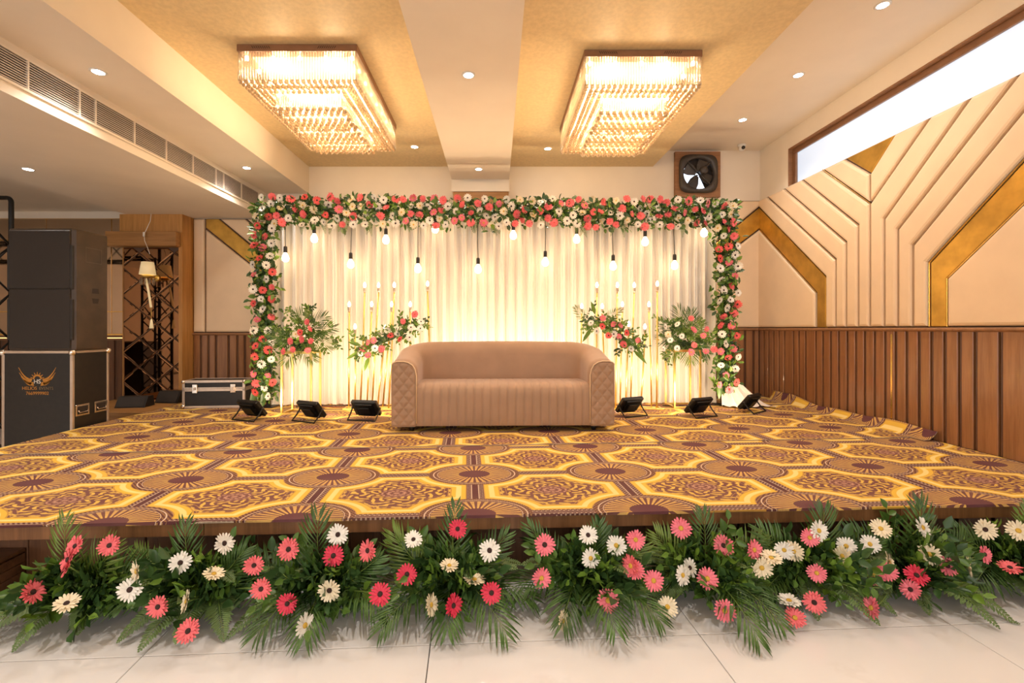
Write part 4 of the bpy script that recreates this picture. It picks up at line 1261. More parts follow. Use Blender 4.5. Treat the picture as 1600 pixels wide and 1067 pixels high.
def blade_cluster(M, L, n, w, seed, spread=0.9):
    """a tuft of long strap leaves"""
    rr = random.Random(seed); mb = MB()
    for k in range(n):
        a = rr.uniform(-spread, spread); el = rr.uniform(0.5, 1.2); l2 = L * rr.uniform(0.7, 1.05)
        d = Vector((math.sin(a) * math.cos(el), math.cos(a) * math.cos(el), math.sin(el))); side = d.cross(Vector((0, 0, 1))).normalized()
        pr = []
        for i in range(7):
            q = i / 6; p = d * l2 * q + Vector((0, 0, -1)) * l2 * 0.55 * q ** 2.4
            ww = w * math.sin(PI * (0.08 + 0.90 * q)) ; pr.append((p - side * ww, p + Vector((0, 0, -ww * 0.35)), p + side * ww))
        vs = [x for t in pr for x in t]
        mb.add(vs, [f for i in range(6) for f in ((i*3, i*3+1, i*3+4, i*3+3), (i*3+1, i*3+2, i*3+5, i*3+4))], M, smooth=True)
    return mb

def leaf_geo(mb, M, L, w, mi=0, fold=0.25):
    vs = [(0, 0, 0), (-w*0.8, L*0.35, fold*w), (0, L*0.38, -0.1*w), (w*0.8, L*0.35, fold*w), (-w*0.62, L*0.72, fold*w), (0, L*0.72, -0.12*w), (w*0.62, L*0.72, fold*w), (0, L, -0.2*w)]
    mb.add(vs, [(0, 1, 2), (0, 2, 3), (1, 4, 5, 2), (2, 5, 6, 3), (4, 7, 5), (5, 7, 6)], M, mi, True)

def sprig_mesh(m, seed, n=11, L=0.17, ls=0.058):
    rr = random.Random(seed); mb = MB()
    pts = [(0.012*math.sin(3*t), L*t, 0.03*t*t) for t in [i/6 for i in range(7)]]
    mb.tube(pts, 0.002, 4, mi=1)
    for k in range(n):
        t = 0.15 + 0.85*k/(n-1); p = Vector(pts[min(6, int(t*6))]); sgn = 1 if k % 2 else -1
        a = sgn * rr.uniform(0.5, 1.25) * (1 - 0.6*(t > 0.95))
        M = Matrix.Translation(p) @ Matrix.Rotation(-a, 4, 'Z') @ Matrix.Rotation(rr.uniform(-0.3, 0.6), 4, 'X') @ Matrix.Rotation(rr.uniform(-0.5, 0.5), 4, 'Y')
        s = ls * rr.uniform(0.75, 1.2); leaf_geo(mb, M, s, s*0.34)
    return mb.mesh('leaf_sprig', [m, 'stem_green'])
SPR = [sprig_mesh('leaf_dark', 1), sprig_mesh('leaf_dark', 2), sprig_mesh('leaf_mid', 3), sprig_mesh('leaf_mid', 4), sprig_mesh('leaf_light', 5), sprig_mesh('leaf_dark', 6, 9, 0.15, 0.072)]

def put_gerbera(parent, pos, r, col, face, centre='dark', stem_to=None, roll=0.0, base=Vector((0, 0, 0)), detailed=True):
    loc = Vector(pos) - base
    if not detailed:
        return link('gerbera', GM[col + 'D'], parent, loc, face_rot(face, roll), r)
    o = link('gerbera', GM[col], parent, loc, face_rot(face, roll), r)
    link('flower_centre', centre_me[centre], o)
    link('sepal', sepal_me, o)
    if stem_to is not None:
        f = Vector(face).normalized(); a = loc - f * r * 0.15; b_ = Vector(stem_to) - base
        mid = a.lerp(b_, 0.4) - f * 0.05
        inv = (Matrix.Translation(loc) @ face_rot(face, roll).to_matrix().to_4x4() @ Matrix.Scale(r, 4)).inverted()
        pts = []
        for i in range(9):
            t = i / 8; pts.append(inv @ ((1-t)**2 * a + 2*t*(1-t) * mid + t*t * b_))
        MB().tube(pts, 0.0032 / r, 5).build('stem', 'stem_green', o)
    return o

# ------------------------------------------------------------------ curtain backdrop
BR_ = math.radians(1.5)
def BD(X): return 5.88 + 0.026 * X
ctn = thing('backdrop_curtain', 'pleated cream curtain backdrop lit from below behind the sofa', 'curtain', (0, BD(0), stg + 0.012), BR_)
mb = MB(); NX, rows_ = 1100, (0.0, 0.02, 0.10, 0.5, 1.0, 1.6, 2.2, 2.42)
rr = random.Random(8); ph = [rr.uniform(0, 6.3) for _ in range(8)]
vs = []
for i in range(NX + 1):
    X = -2.83 + 5.66 * i / NX
    w = 2*PI*X / 0.125 + 1.1*math.sin(2.1*X + ph[0]) + 0.8*math.sin(5.3*X + ph[1])
    base_ = math.sin(w); fold = 0.030 * (abs(base_) ** 0.6) * (1 if base_ > 0 else -1) + 0.009*math.sin(2.7*w + ph[2]) + 0.008*math.sin(11*X + ph[3])
    for z in rows_:
        fl = 1.0 if z > 0.3 else 1.0 + 0.15 * math.sin(9*X + ph[4])
        vs.append((X, fold * fl + (0.02*math.sin(6*X+ph[5]) if z < 0.03 else 0), z))
n = len(rows_)
fs = [(i*n+k, (i+1)*n+k, (i+1)*n+k+1, i*n+k+1) for i in range(NX) for k in range(n-1)]
mb.add(vs, fs, smooth=True); mb.build('pleated_fabric', 'curtain', ctn)
MB().tube([(-2.85, 0, 2.425), (2.85, 0, 2.425)], 0.012, 8).build('curtain_rail', 'black_metal', ctn)

# ------------------------------------------------------------------ flower garland arch
gar = thing('flower_garland', 'arch garland of coral and white gerberas with green leaves framing the curtain', 'flower garland', (0, BD(0) - 0.14, stg + 0.0112), BR_)
XL, XR = -2.80, 2.86
ZT_ = CH + (VY - 335) / FPX * 5.75 - stg
for x in (XL, XR):
    po = MB().cbox((x - 0.02, -0.02, 0.0), (x + 0.02, 0.02, ZT_), 0.003).build('frame_post', 'black_metal', gar)
    MB().cbox((x - 0.09, -0.10, 0.0), (x + 0.09, 0.10, 0.01), 0.002).build('foot_plate', 'black_metal', po)
MB().cbox((XL, -0.02, ZT_ - 0.02), (XR, 0.02, ZT_ + 0.02), 0.003).build('frame_beam', 'black_metal', gar)
def garland_leaves(name, fn, N, seed, light=0.2):
    rr = random.Random(seed); mb = MB()
    for _ in range(N):
        p = fn(rr); L = rr.uniform(0.045, 0.10)
        d = Vector((rr.gauss(0, 1), -abs(rr.gauss(0, 0.6)) , rr.gauss(0, 1))).normalized()
        M = basis(p, d, (rr.gauss(0, 0.7), -1.0, rr.gauss(0.3, 0.7)))
        q = rr.random(); mi = 2 if q < light else (1 if q < 0.55 else 0)
        leaf_geo(mb, M, L, L * rr.uniform(0.22, 0.42), mi)
    o = mb.build(name, ['leaf_dark', 'leaf_mid', 'leaf_light'], gar); o['kind'] = 'stuff'
def top_fn(rr):
    x = rr.uniform(XL - 0.12, XR + 0.12); b_ = rr.gauss(0, 0.085)
    return Vector((x, -0.04 - abs(rr.gauss(0, 0.05)), ZT_ + max(-0.24, min(0.13, b_)) + 0.02*math.sin(3*x)))
def side_fn(x0, zb):
    def f(rr):
        z = rr.uniform(zb, ZT_); return Vector((x0 + max(-0.17, min(0.17, rr.gauss(0, 0.07))), -0.03 - abs(rr.gauss(0, 0.05)), z))
    return f
garland_leaves('top_foliage', top_fn, 3400, 21)
garland_leaves('side_foliage', side_fn(XL, 0.10), 1350, 22, 0.42)  # larger pale leaf share on both sides stands in for floodlight
garland_leaves('side_foliage', side_fn(XR, 0.20), 1250, 23, 0.42)
rr = random.Random(31)
def scatter(gen, N, dmin, tries=6000):
    out = []
    for _ in range(tries):
        p = gen()
        if all((p[0]-q[0])**2 + (p[1]-q[1])**2 > dmin*dmin for q in out): out.append(p)
        if len(out) >= N: break
    return out
top_pts = scatter(lambda: (rr.uniform(XL - 0.08, XR + 0.1), ZT_ + rr.uniform(-0.20, 0.15)), 175, 0.090)
for i, (x, z) in enumerate(sorted(top_pts)):
    r = rr.uniform(0.044, 0.058); q = rr.random()
    if x < -1.95: col = 'w' if q < 0.35 else ('m' if q < 0.5 else ('r' if q < 0.8 else 'c'))
    else: col = 'w' if q < 0.33 else ('m' if q < 0.52 else ('c' if q < 0.9 else 'p'))
    put_gerbera(gar, (x, -0.13 - 0.03*rr.random(), z), r, col, (rr.gauss(0, 0.35), -1, rr.gauss(-0.1, 0.4)), detailed=False, roll=rr.uniform(0, 6))
for x0, zb in ((XL, 0.10), (XR, 0.20)):
    for (x, z) in scatter(lambda: (x0 + rr.uniform(-0.12, 0.12), rr.uniform(zb, ZT_ - 0.2)), 46, 0.108):
        q = rr.random(); col = 'w' if q < 0.42 else ('r' if q < 0.72 else ('c' if q < 0.86 else 'p'))
        r = rr.uniform(0.044, 0.060)
        put_gerbera(gar, (x, -0.13 - 0.03*rr.random(), z), r, col, (rr.gauss(0, 0.4), -1, rr.gauss(-0.05, 0.35)), detailed=False, roll=rr.uniform(0, 6))
for k in range(26):
    x = rr.uniform(XL + 0.2, XR - 0.2)
    frond('fern', rr.uniform(0.14, 0.24), basis((x, -0.10, ZT_ - 0.12), (rr.uniform(-0.5, 0.5), -0.25, -1), (0, -1, 0)), None, k, 0.4, 0.045, 12, 0.012).build('fern_frond', ['fern', 'stem_green'], gar)
for k, (x, z) in enumerate(((XL - 0.09, 0.16), (XL + 0.02, 0.14), (XR - 0.1, 0.22))):
    mb = MB(); leaf_geo(mb, basis((x, -0.1, z + 0.09), (-0.25 + 0.1 * k, -0.15, -1), (0, -1, 0)), 0.225, 0.05); mb.build('strap_leaf', 'leaf_mid', gar)

# ------------------------------------------------------------------ pendant bulbs
sock_me = MB().lathe([(0.006, 0.075), (0.020, 0.068), (0.022, 0.05), (0.022, 0.0), (0.017, -0.008)], 12).mesh('socket', 'black_plastic')
bulb_me = MB().lathe([(0.015, 0.0), (0.018, -0.015), (0.036, -0.045), (0.043, -0.072), (0.036, -0.102), (0.018, -0.116), (0.0002, -0.119)], 12).mesh('bulb', 'bulb_glow')
ordn = ['first', 'second', 'third', 'fourth', 'fifth', 'sixth', 'seventh', 'eighth', 'ninth', 'tenth', 'eleventh', 'twelfth', 'thirteenth', 'fourteenth']
bulbs_px = [(446, 403), (491, 373), (548, 413), (603, 375), (653, 420), (680, 358), (747, 421), (802, 368), (852, 410), (901, 374), (958, 416), (1008, 378), (1054, 415), (1100, 364)]
for i, (x, y) in enumerate(bulbs_px):
    p = P(x, y, BD((x - VX)/FPX*5.7) - 0.2)
    zs_ = p.z + 0.070
    ztop = ZT_ + stg - 0.03
    ln = 'long' if ztop - zs_ > 0.42 else 'short'
    pb = thing('pendant_bulb', '%s glowing pendant bulb from the left, on a %s black cord below the garland' % (ordn[i], ln), 'light bulb', (p.x, p.y, zs_), 0, 'pendant bulbs in front of the curtain')
    link('socket', sock_me, pb); link('bulb', bulb_me, pb)
    k = random.uniform(-0.01, 0.01)
    MB().tube([(0, 0, 0.07), (k, 0, 0.07 + (ztop - zs_ - 0.07)*0.5), (0, 0.03, ztop - zs_)], 0.0045, 6).build('cord', 'cable_black', pb)

# ------------------------------------------------------------------ candle stands
csock = MB().lathe([(0.012, 0.0), (0.012, 0.015), (0.017, 0.02), (0.017, 0.05), (0.012, 0.06)], 10).mesh('socket', 'aluminium')
cbulb = MB().lathe([(0.007, 0.0), (0.015, 0.015), (0.018, 0.030), (0.011, 0.054), (0.0002, 0.068)], 10).mesh('flame_bulb', 'candle_glow')
def candle_stand(tops, bots, D, label, base_x):
    cx = P((base_x[0] + base_x[1]) / 2, 0, D).x
    st = thing('candle_stand', label, 'candle stand', (cx, D, stg + 0.0105), 0, 'gold candle stands')
    x0, x1 = P(base_x[0], 0, D).x - cx, P(base_x[1], 0, D).x - cx
    for y in (-0.06, 0.06):
        MB().cbox((x0, y - 0.012, 0.0), (x1, y + 0.012, 0.02), 0.002).build('base_bar', 'gold_metal', st)
    for x in (x0, x1 - 0.024):
        MB().cbox((x, -0.05, 0.0), (x + 0.024, 0.05, 0.018), 0.002).build('base_bar', 'gold_metal', st)
    for i, ((tx, ty), bx) in enumerate(zip(tops, bots)):
        yy = -0.06 if i % 2 else 0.06
        t = P(tx, ty, D + yy); b_ = P(bx, 0, D + yy)
        a = Vector((b_.x - cx, yy, 0.018)); e_ = Vector((t.x - cx, yy, t.z - stg - 0.0105))
        pole = MB().tube([a, a.lerp(e_, 0.5) + Vector((0.006*math.sin(i), 0, 0)), e_], 0.0095, 8).build('pole', 'gold_metal', st)
        link('socket', csock, pole, e_); link('flame_bulb', cbulb, pole, e_ + Vector((0, 0, 0.058)))
    return st
DL = 5.50
topsL = [(545.6, 487), (554.8, 522), (569.8, 457), (580.7, 487), (591.5, 457), (602, 524), (612, 487), (616, 457), (641, 487), (668, 455)]
botsL = [545, 554.6, 563, 573, 581.5, 590, 598, 607, 640, 674]
candle_stand(topsL, botsL, DL, 'gold candle stand with flame bulbs left of the sofa', (538, 684))
topsR = [(909, 490), (932.7, 457), (941, 490), (964.6, 457), (972.5, 487), (982.5, 518), (991, 457), (1007.7, 522), (1014, 487), (1027, 455)]
botsR = [906, 930, 945, 961.6, 969, 977.5, 985, 1001, 1018, 1026]
candle_stand(topsR, botsR, DL, 'gold candle stand with flame bulbs right of the sofa', (890, 1034))

def loose_cluster(root, base, pts, seed, n_sprig, flowers, D, spread, light=0.5, fr=0.042):
    rr = random.Random(seed)
    for k in range(n_sprig):
        q = rr.random() * (len(pts) - 1); i = int(q); c = pts[i].lerp(pts[i+1], q - i)
        p = c + Vector((rr.gauss(0, spread*0.45), rr.uniform(-0.05, 0.03), rr.gauss(0, spread*0.4)))
        d = Vector((rr.gauss(0, 0.9), -abs(rr.gauss(0.3, 0.4)), rr.gauss(0, 0.9))).normalized()
        M = basis(p - base, d, (rr.gauss(0, 0.5), -1, rr.gauss(0.4, 0.5)))
        o = link('leaf_sprig', SPR[4] if rr.random() < light else rr.choice(SPR), root); o.matrix_local = M @ Matrix.Scale(rr.uniform(0.65, 0.95), 4)
    for (x, y, col) in flowers:
        p = P(x, y, D - 0.09 - 0.03 * rr.random())
        put_gerbera(root, p, fr * rr.uniform(0.9, 1.12), col, (rr.gauss(0, 0.4), -1, rr.gauss(0.05, 0.35)), base=base, roll=rr.uniform(0, 6), detailed=False)

def swag(label, ends, flowers, seed):
    pts = [P(x, y, DL - 0.10) for x, y in ends]
    base = pts[len(pts)//2].copy()
    s = thing('flower_swag', label, 'flower arrangement', base, 0, 'flower swags on the candle stands')
    MB().tube([p - base + Vector((0, 0.03, 0)) for p in pts], 0.022, 8).build('foam_core', 'foam', s)
    loose_cluster(s, base, pts, seed, 46, flowers, DL - 0.10, 0.11, 0.7)  # high share of pale leaves paints floodlight into the swag
    return s, base
flL = [(648, 491, 'c'), (630, 502, 'c'), (658, 502, 'w'), (642, 511, 'w'), (657, 513, 'w'), (621, 522, 'w'), (640, 527, 'w'), (610, 524, 'r'), (625, 530, 'r'), (586, 544, 'w'), (596, 545, 'c'), (575, 535, 'p'), (567, 545, 'p'), (575, 555, 'p'), (563, 552, 'w'), (584, 532, 'p'), (605, 516, 'w')]
s_, b0 = swag('slanting swag of coral and white gerberas on the candle stand left of the sofa', ((560, 550), (585, 538), (612, 528), (635, 512), (658, 500)), flL, 41)
for (x, y, d, L) in ((566, 548, (-0.9, -0.3, -0.5), 0.20), (577, 556, (-0.25, -0.3, -1), 0.19), (565, 540, (-1, -0.2, 0.3), 0.16)):
    mb = MB(); leaf_geo(mb, basis(P(x, y, DL - 0.13) - b0, d, (0, -1, 0.3)), L, 0.03); mb.build('strap_leaf', 'leaf_light', s_)
flR = [(923, 504, 'w'), (941, 510, 'r'), (932, 517, 'w'), (942, 497, 'p'), (958, 506, 'p'), (969, 508, 'p'), (951, 524, 'r'), (959, 522, 'w'), (967, 526, 'p'), (979, 520, 'r'), (997, 532, 'p'), (986, 545, 'w'), (974, 538, 'c')]
s_, b0 = swag('slanting swag of coral and white gerberas on the candle stand right of the sofa', ((920, 498), (942, 508), (965, 520), (985, 536), (1000, 545)), flR, 43)
for (x, y, d, L) in ((925, 512, (-0.6, -0.3, -0.8), 0.22), (988, 545, (0.7, -0.3, -0.8), 0.24), (930, 492, (-0.35, -0.2, 1), 0.17), (998, 545, (0.3, -0.2, -1), 0.14)):
    mb = MB(); leaf_geo(mb, basis(P(x, y, DL - 0.13) - b0, d, (0, -1, 0.3)), L, 0.03); mb.build('strap_leaf', 'leaf_light', s_)
frond('palm', 0.20, basis(P(912, 500, DL - 0.12) - b0, (-0.3, -0.3, 0.4), (0, -1, 0.2)), None, 4, 0.8, 0.10, 10, 0.009).build('palm_frond', ['palm_light', 'stem_green'], s_)
frond('palm', 0.20, basis(P(946, 500, DL - 0.12) - b0, (0.5, -0.3, 0.4), (0, -1, 0.2)), None, 5, 0.8, 0.10, 10, 0.009).build('palm_frond', ['palm_light', 'stem_green'], s_)

# ------------------------------------------------------------------ gold flower stands with arrangements
def flower_stand(x, D, w, d, label, rz=0.0):
    s = thing('flower_stand', label, 'flower stand', (x, D, stg + 0.0105), rz, 'gold flower stands')
    h = 0.70; t = 0.011
    for xa in (0, w):
        for ya in (0, d): MB().cbox((xa - t, ya - t, 0.0), (xa + t, ya + t, h), 0.002).build('leg', 'gold_metal', s)
    for z in (0.0, h - 2*t):
        for ya in (0, d): MB().cbox((t, ya - t, z), (w - t, ya + t, z + 2*t), 0.002).build('rail', 'gold_metal', s)
        for xa in (0, w): MB().cbox((xa - t, t, z), (xa + t, d - t, z + 2*t), 0.002).build('rail', 'gold_metal', s)
    MB().box((-t, -t, h), (w + t, d + t, h + 0.006)).build('top_plate', 'gold_metal', s)
    return h
h = flower_stand(-2.385, 5.13, 0.325, 0.27, 'square gold tube stand near the left garland column')
flower_stand(2.15, 5.55, 0.31, 0.29, 'square gold tube stand near the right garland column')
def stand_bouquet(c, label, flowers, D, seed, fr, light):  # many pale leaves and fronds paint floodlight into the bouquets
    base = Vector((c[0], c[1], stg + 0.0105 + h + 0.0065))
    s = thing('flower_arrangement', label, 'flower arrangement', base, 0, 'stand bouquets')
    MB().cbox((-0.10, -0.08, 0.0), (0.10, 0.08, 0.09), 0.01).build('foam_block', 'foam', s)
    ctr = Vector((0, 0, 0.10)) + base
    loose_cluster(s, base, [ctr + Vector((-0.14, 0, 0)), ctr + Vector((0.0, -0.02, 0.14)), ctr + Vector((0.15, 0, 0.02))], seed, 60, flowers, D, 0.26, light)
    rr = random.Random(seed)
    for (dx, dz, L, m_) in fr:
        frond('palm', L, basis((0.05*dx, -0.06, 0.12 + 0.05*dz), (dx, -0.35 - 0.1*rr.random(), dz), (0, -1, 0.35)), None, rr.randint(0, 99), 0.7, 0.19, 14, 0.010).build('palm_frond', [m_, 'stem_green'], s)
    return s
fl1 = [(480, 503, 'c'), (485, 513, 'c'), (469, 519, 'r'), (472, 530, 'c'), (486, 533, 'c'), (454, 533, 'c'), (458, 546, 'c'), (481, 547, 'c'), (443, 549, 'c'), (462, 522, 'm')]
stand_bouquet((-2.20, 5.26), 'bouquet of coral gerberas and palm leaves on the left gold stand', fl1, 5.12, 51,
    ((1, 0.9, 0.34, 'palm'), (1, 0.35, 0.40, 'palm'), (0.9, -0.1, 0.38, 'palm_light'), (0.45, -0.5, 0.28, 'palm_light'), (-0.3, -0.6, 0.26, 'palm_light'), (-0.8, 0.2, 0.28, 'palm'), (0.2, 1, 0.28, 'palm_light')), 0.6)
fl2 = [(1039, 510, 'w'), (1058, 506, 'w'), (1044, 522, 'm'), (1047, 531, 'w'), (1065, 525, 'w'), (1036, 545, 'w'), (1058, 544, 'w'), (1029, 531, 'm'), (1080, 497, 'c'), (1084, 515, 'p'), (1099, 524, 'p'), (1085, 539, 'c'), (1080, 550, 'p'), (1103, 549, 'p'), (1116, 546, 'c'), (1104, 514, 'p')]
stand_bouquet((2.31, 5.69), 'bouquet of white and coral gerberas with palm leaves on the right gold stand', fl2, 5.56, 53,
    ((-0.9, 0.6, 0.30, 'palm'), (-0.35, 1.0, 0.36, 'palm'), (0.1, 1.0, 0.30, 'palm'), (-1, 0.0, 0.30, 'palm'), (-0.7, -0.6, 0.28, 'palm_light'), (0.1, -0.8, 0.24, 'palm_light'), (0.7, -0.5, 0.26, 'palm'), (0.3, 0.5, 0.24, 'palm_light')), 0.6)

# ------------------------------------------------------------------ floodlights on the carpet
def floodlight(x, y, yaw, label, e=1.0, D=None, X=None, tilt=38):
    zc_ = stg + 0.0105
    if D is None:
        D = (CH - zc_) * FPX / (y - VY); X = (x - VX) / FPX * D
    f = thing('floodlight', label, 'floodlight', (X, D, zc_), math.radians(yaw), 'black floodlights along the curtain')
    T_ = Matrix.Translation((0, 0.0, 0.118)) @ Matrix.Rotation(math.radians(tilt), 4, 'X')
    mb = MB(); mb.cbox((-0.145, -0.016, -0.10), (0.145, 0.030, 0.10), 0.008, T_)
    bod = mb.build('housing', 'black_metal', f)
    for k in range(9):
        z = -0.08 + k * 0.02
        MB().box((-0.10, -0.036, z - 0.003), (0.10, -0.016, z + 0.003), T_).build('cooling_fin', 'black_metal', bod)
    MB().cbox((-0.06, -0.048, -0.045), (0.06, -0.036, 0.045), 0.004, T_).build('driver_box', 'black_metal', bod)
    MB().add([(-0.125, 0.0306, -0.085), (-0.125, 0.0306, 0.085), (0.125, 0.0306, 0.085), (0.125, 0.0306, -0.085)], [(0, 1, 2, 3)], T_).build('lens', 'flood_led', f)
    b2 = MB(); b2.tube([(-0.156, 0.0, 0.118), (-0.156, -0.045, 0.06), (-0.156, -0.105, 0.007), (0.156, -0.105, 0.007), (0.156, -0.045, 0.06), (0.156, 0.0, 0.118)], 0.008, 6, smooth=False); b2.build('bracket', 'black_metal', f)
    for sgn in (-1, 1):
        MB().lathe([(0.014, 0), (0.014, 0.014)], 10, Matrix.Translation((sgn*0.164 - (0.014 if sgn > 0 else 0), 0, 0.118)) @ Matrix.Rotation(PI/2, 4, 'Y')).build('pivot_bolt', 'black_plastic', f)
    loc = T_ @ Vector((0, 0.05, 0)); aim = (T_.to_3x3() @ Vector((0, 1, 0)))
    lamp('floodlight_lamp', 'AREA', W_FLOOD * e, WARM2, f, loc, aim, shape='RECTANGLE', size=0.24, size_y=0.16)
floodlight(393, 655, -22, 'black floodlight at the foot of the left garland column, first from the left', 0.7)
floodlight(486, 657, -26, 'black floodlight in front of the left flower stand, second from the left')
floodlight(572, 655, -12, 'black floodlight beside the left arm of the sofa, third from the left')
floodlight(984, 649, 26, 'black floodlight beside the right arm of the sofa')
floodlight(1092, 650, 24, 'black floodlight in front of the right flower stand')
floodlight(1172, 643, 38, 'black floodlight by the draped white cloth, farthest right', 0.5)
floodlight(0, 0, 0, 'black floodlight hidden behind the left half of the sofa', 1.9, 5.36, -0.30, 45)
floodlight(0, 0, 0, 'black floodlight hidden behind the right half of the sofa', 1.9, 5.38, 0.55, 45)

# ------------------------------------------------------------------ draped cloth at the foot of the right column, cables
mb = MB(); NU, NV = 26, 14; vs = []
top = Vector((2.93, 5.92, 0.92)); rr = random.Random(2)
for j in range(NV + 1):
    t = j / NV
    for i in range(NU + 1):
        u = i / NU - 0.5
        wd = 0.05 + 0.62 * t ** 1.35
        x = top.x + u * wd + 0.12 * t; y = top.y - 0.36 * t ** 2.2 + 0.045 * t * math.sin(19*u + 3*t) + 0.02 * math.sin(41*u)*t
        z = top.z + (stg + 0.02 - top.z) * min(1, t * 1.12) + (0.02 * abs(math.sin(23*u + 5*t)) if t > 0.85 else 0)
        vs.append((x - top.x, y - top.y, max(z, stg + 0.014) - top.z))
mb.add(vs, [(j*(NU+1)+i, j*(NU+1)+i+1, (j+1)*(NU+1)+i+1, (j+1)*(NU+1)+i) for j in range(NV) for i in range(NU)], smooth=True)
o = mb.build('draped_cloth', 'cloth_white'); tag(o, 'loose white cloth trailing from the right garland column onto the carpet', 'cloth'); o.location = top
def cable(pts, m, r, label):
    p0 = Vector(pts[0]); sm_ = []
    for i in range(len(pts) - 1):
        for k in range(6): sm_.append(Vector(pts[i]).lerp(Vector(pts[i+1]), k/6) - p0)
    sm_.append(Vector(pts[-1]) - p0)
    for i in range(3): sm_ = [sm_[0]] + [(sm_[k-1] + sm_[k] + sm_[k+1]) / 3 for k in range(1, len(sm_) - 1)] + [sm_[-1]]
    o = MB().tube(sm_, r, 6).build('cable', m); o.location = p0; tag(o, label, 'cable', 'cables along the curtain foot')
zc_ = stg + 0.0185
rr = random.Random(6)
def run(x0, x1, y, n): return [(x0 + (x1-x0)*i/n, y + rr.uniform(-0.07, 0.07) + 0.026*(x0 + (x1-x0)*i/n), zc_) for i in range(n+1)]
cable(run(-2.5, -1.1, 5.70, 9), 'cable_brown', 0.007, 'tangled brown cable along the curtain foot between left stand and sofa')
cable(run(-2.45, -0.95, 5.74, 12), 'cable_black', 0.006, 'black cable along the curtain foot left of the sofa')
cable(run(1.2, 2.75, 5.70, 9), 'cable_brown', 0.007, 'brown cable along the curtain foot right of the sofa')
cable(run(2.0, 3.2, 5.66, 9), 'cable_black', 0.006, 'black cable beside the draped white cloth')

# ------------------------------------------------------------------ flowers along the stage front
FG = [
 (118, 853, 'c', 'd', 0.6), (107, 874, 'c', 'd', 0.9), (106, 886, 'c', 'd', -1.2), (171, 852, 'c', 'd', 0), (214, 892, 'm', 'y', 1.1), (203, 921, 'w', 'd', 0), (51, 925, 'c', 'd', -1.1), (104, 943, 'm', 'd', 0.9),
 (282, 879, 'w', 'd', 0), (350, 849, 'w', 'd', -0.9), (334, 897, 'm', 'y', 1.1), (397, 883, 'c', 'd', 0), (408, 920, 'c', 'd', 0), (247, 948, 'c', 'd', 0.2), (292, 939, 'm', 'y', 1.2), (294, 986, 'c', 'd', 0.3),
 (451, 858, 'c', 'd', 0), (528, 835, 'w', 'd', 0), (521, 868, 'h', 'd', 0), (575, 860, 'c', 'd', 0.7), (449, 943, 'h', 'd', 0.1), (515, 922, 'm', 'd', 0), (476, 977, 'w', 'y', 0.8), (594, 928, 'h', 'd', 0.2),
 (646, 843, 'w', 'd', 0.6), (715, 826, 'h', 'd', 0), (765, 860, 'w', 'd', 0.2), (636, 897, 'h', 'd', 0), (702, 884, 'm', 'y', 1.0), (741, 906, 'm', 'y', 1.2), (768, 926, 'h', 'd', 0), (673, 945, 'm', 'y', -1.1), (708, 946, 'h', 'd', 0.7),
 (851, 851, 'p', 'd', 0), (919, 836, 'w', 'd', 0.3), (923, 872, 'w', 'y', 0), (963, 852, 'w', 'y', 0.2), (993, 843, 'p', 'y', 0), (846, 903, 'p', 'y', 0.2), (993, 891, 'p', 'y', 0.3), (986, 884, 'c', 'y', 0.8), (1021, 907, 'p', 'y', 0.2), (950, 938, 'p', 'y', 0.1), (879, 970, 'm', 'y', 1.0),
 (1064, 825, 'p', 'y', 0), (1068, 899, 'w', 'y', 1.1), (1079, 887, 'w', 'd', 0.9), (1105, 904, 'p', 'y', 0), (1043, 948, 'm', 'y', 0.2), (1132, 954, 'p', 'y', 0), (1131, 852, 'p', 'd', 0.4), (1178, 859, 'p', 'y', 0.6),
 (1190, 887, 'm', 'y', 0), (1225, 859, 'w', 'y', 0), (1240, 861, 'm', 'y', 0.4), (1265, 840, 'p', 'y', 0), (1279, 829, 'w', 'y', 0.6), (1276, 895, 'p', 'y', 0), (1272, 941, 'c', 'd', 0.3), (1242, 968, 'c', 'y', 0.4), (1233, 939, 'w', 'y', 1.2), (1205, 872, 'm', 'y', 0.9),
 (1322, 853, 'w', 'y', 0.2), (1317, 869, 'm', 'y', -1.1), (1359, 850, 'w', 'y', 0), (1376, 826, 'm', 'y', 0.4), (1441, 824, 'w', 'y', 0.9), (1364, 897, 'p', 'y', 0.2), (1386, 893, 'p', 'y', 0.3), (1452, 866, 'm', 'y', 0.2), (1432, 899, 'h', 'd', 0.4), (1423, 921, 'p', 'd', 0.8), (1362, 950, 'p', 'y', 1.2), (1389, 878, 'm', 'y', 1.1),
 (1480, 884, 'p', 'd', 0.3), (1539, 827, 'm', 'd', 0), (1591, 829, 'm', 'y', 0.2), (1538, 866, 'p', 'd', 0.7), (1578, 887, 'c', 'd', 1.0), (1512, 886, 'm', 'y', 1.2), (1640, 860, 'p', 'y', 0.2),
]
ARR = [  # pixel centre, label, colours of the leaves
 (152, 'floor arrangement of coral and white gerberas at the far left beside the wooden step'),
 (335, 'floor arrangement of white and coral gerberas with ferns, second from the left'),
 (515, 'floor arrangement with one white gerbera above a deep pink one, third from the left'),
 (705, 'floor arrangement topped by a single deep pink gerbera below the sofa'),
 (910, 'floor arrangement with large white gerbera in its middle, right of the sofa centre'),
 (1085, 'floor arrangement with broad palm fan spread forward on the floor tiles'),
 (1245, 'floor arrangement crowded with white and pink gerberas, fourth from the right edge'),
 (1390, 'floor arrangement with paired white gerberas and fern tips, right of the crowded one'),
 (1555, 'floor arrangement at the far right with cream gerberas on tall stems'),
]
def skirt(X): return SX(X) - 0.02
def arr_base(px):
    D = 2.2
    for _ in range(8): X = (px - VX) / FPX * D; D = skirt(X) + 0.03
    return Vector((X, D, 0.0))
bases = [arr_base(a[0]) for a in ARR]
roots = []
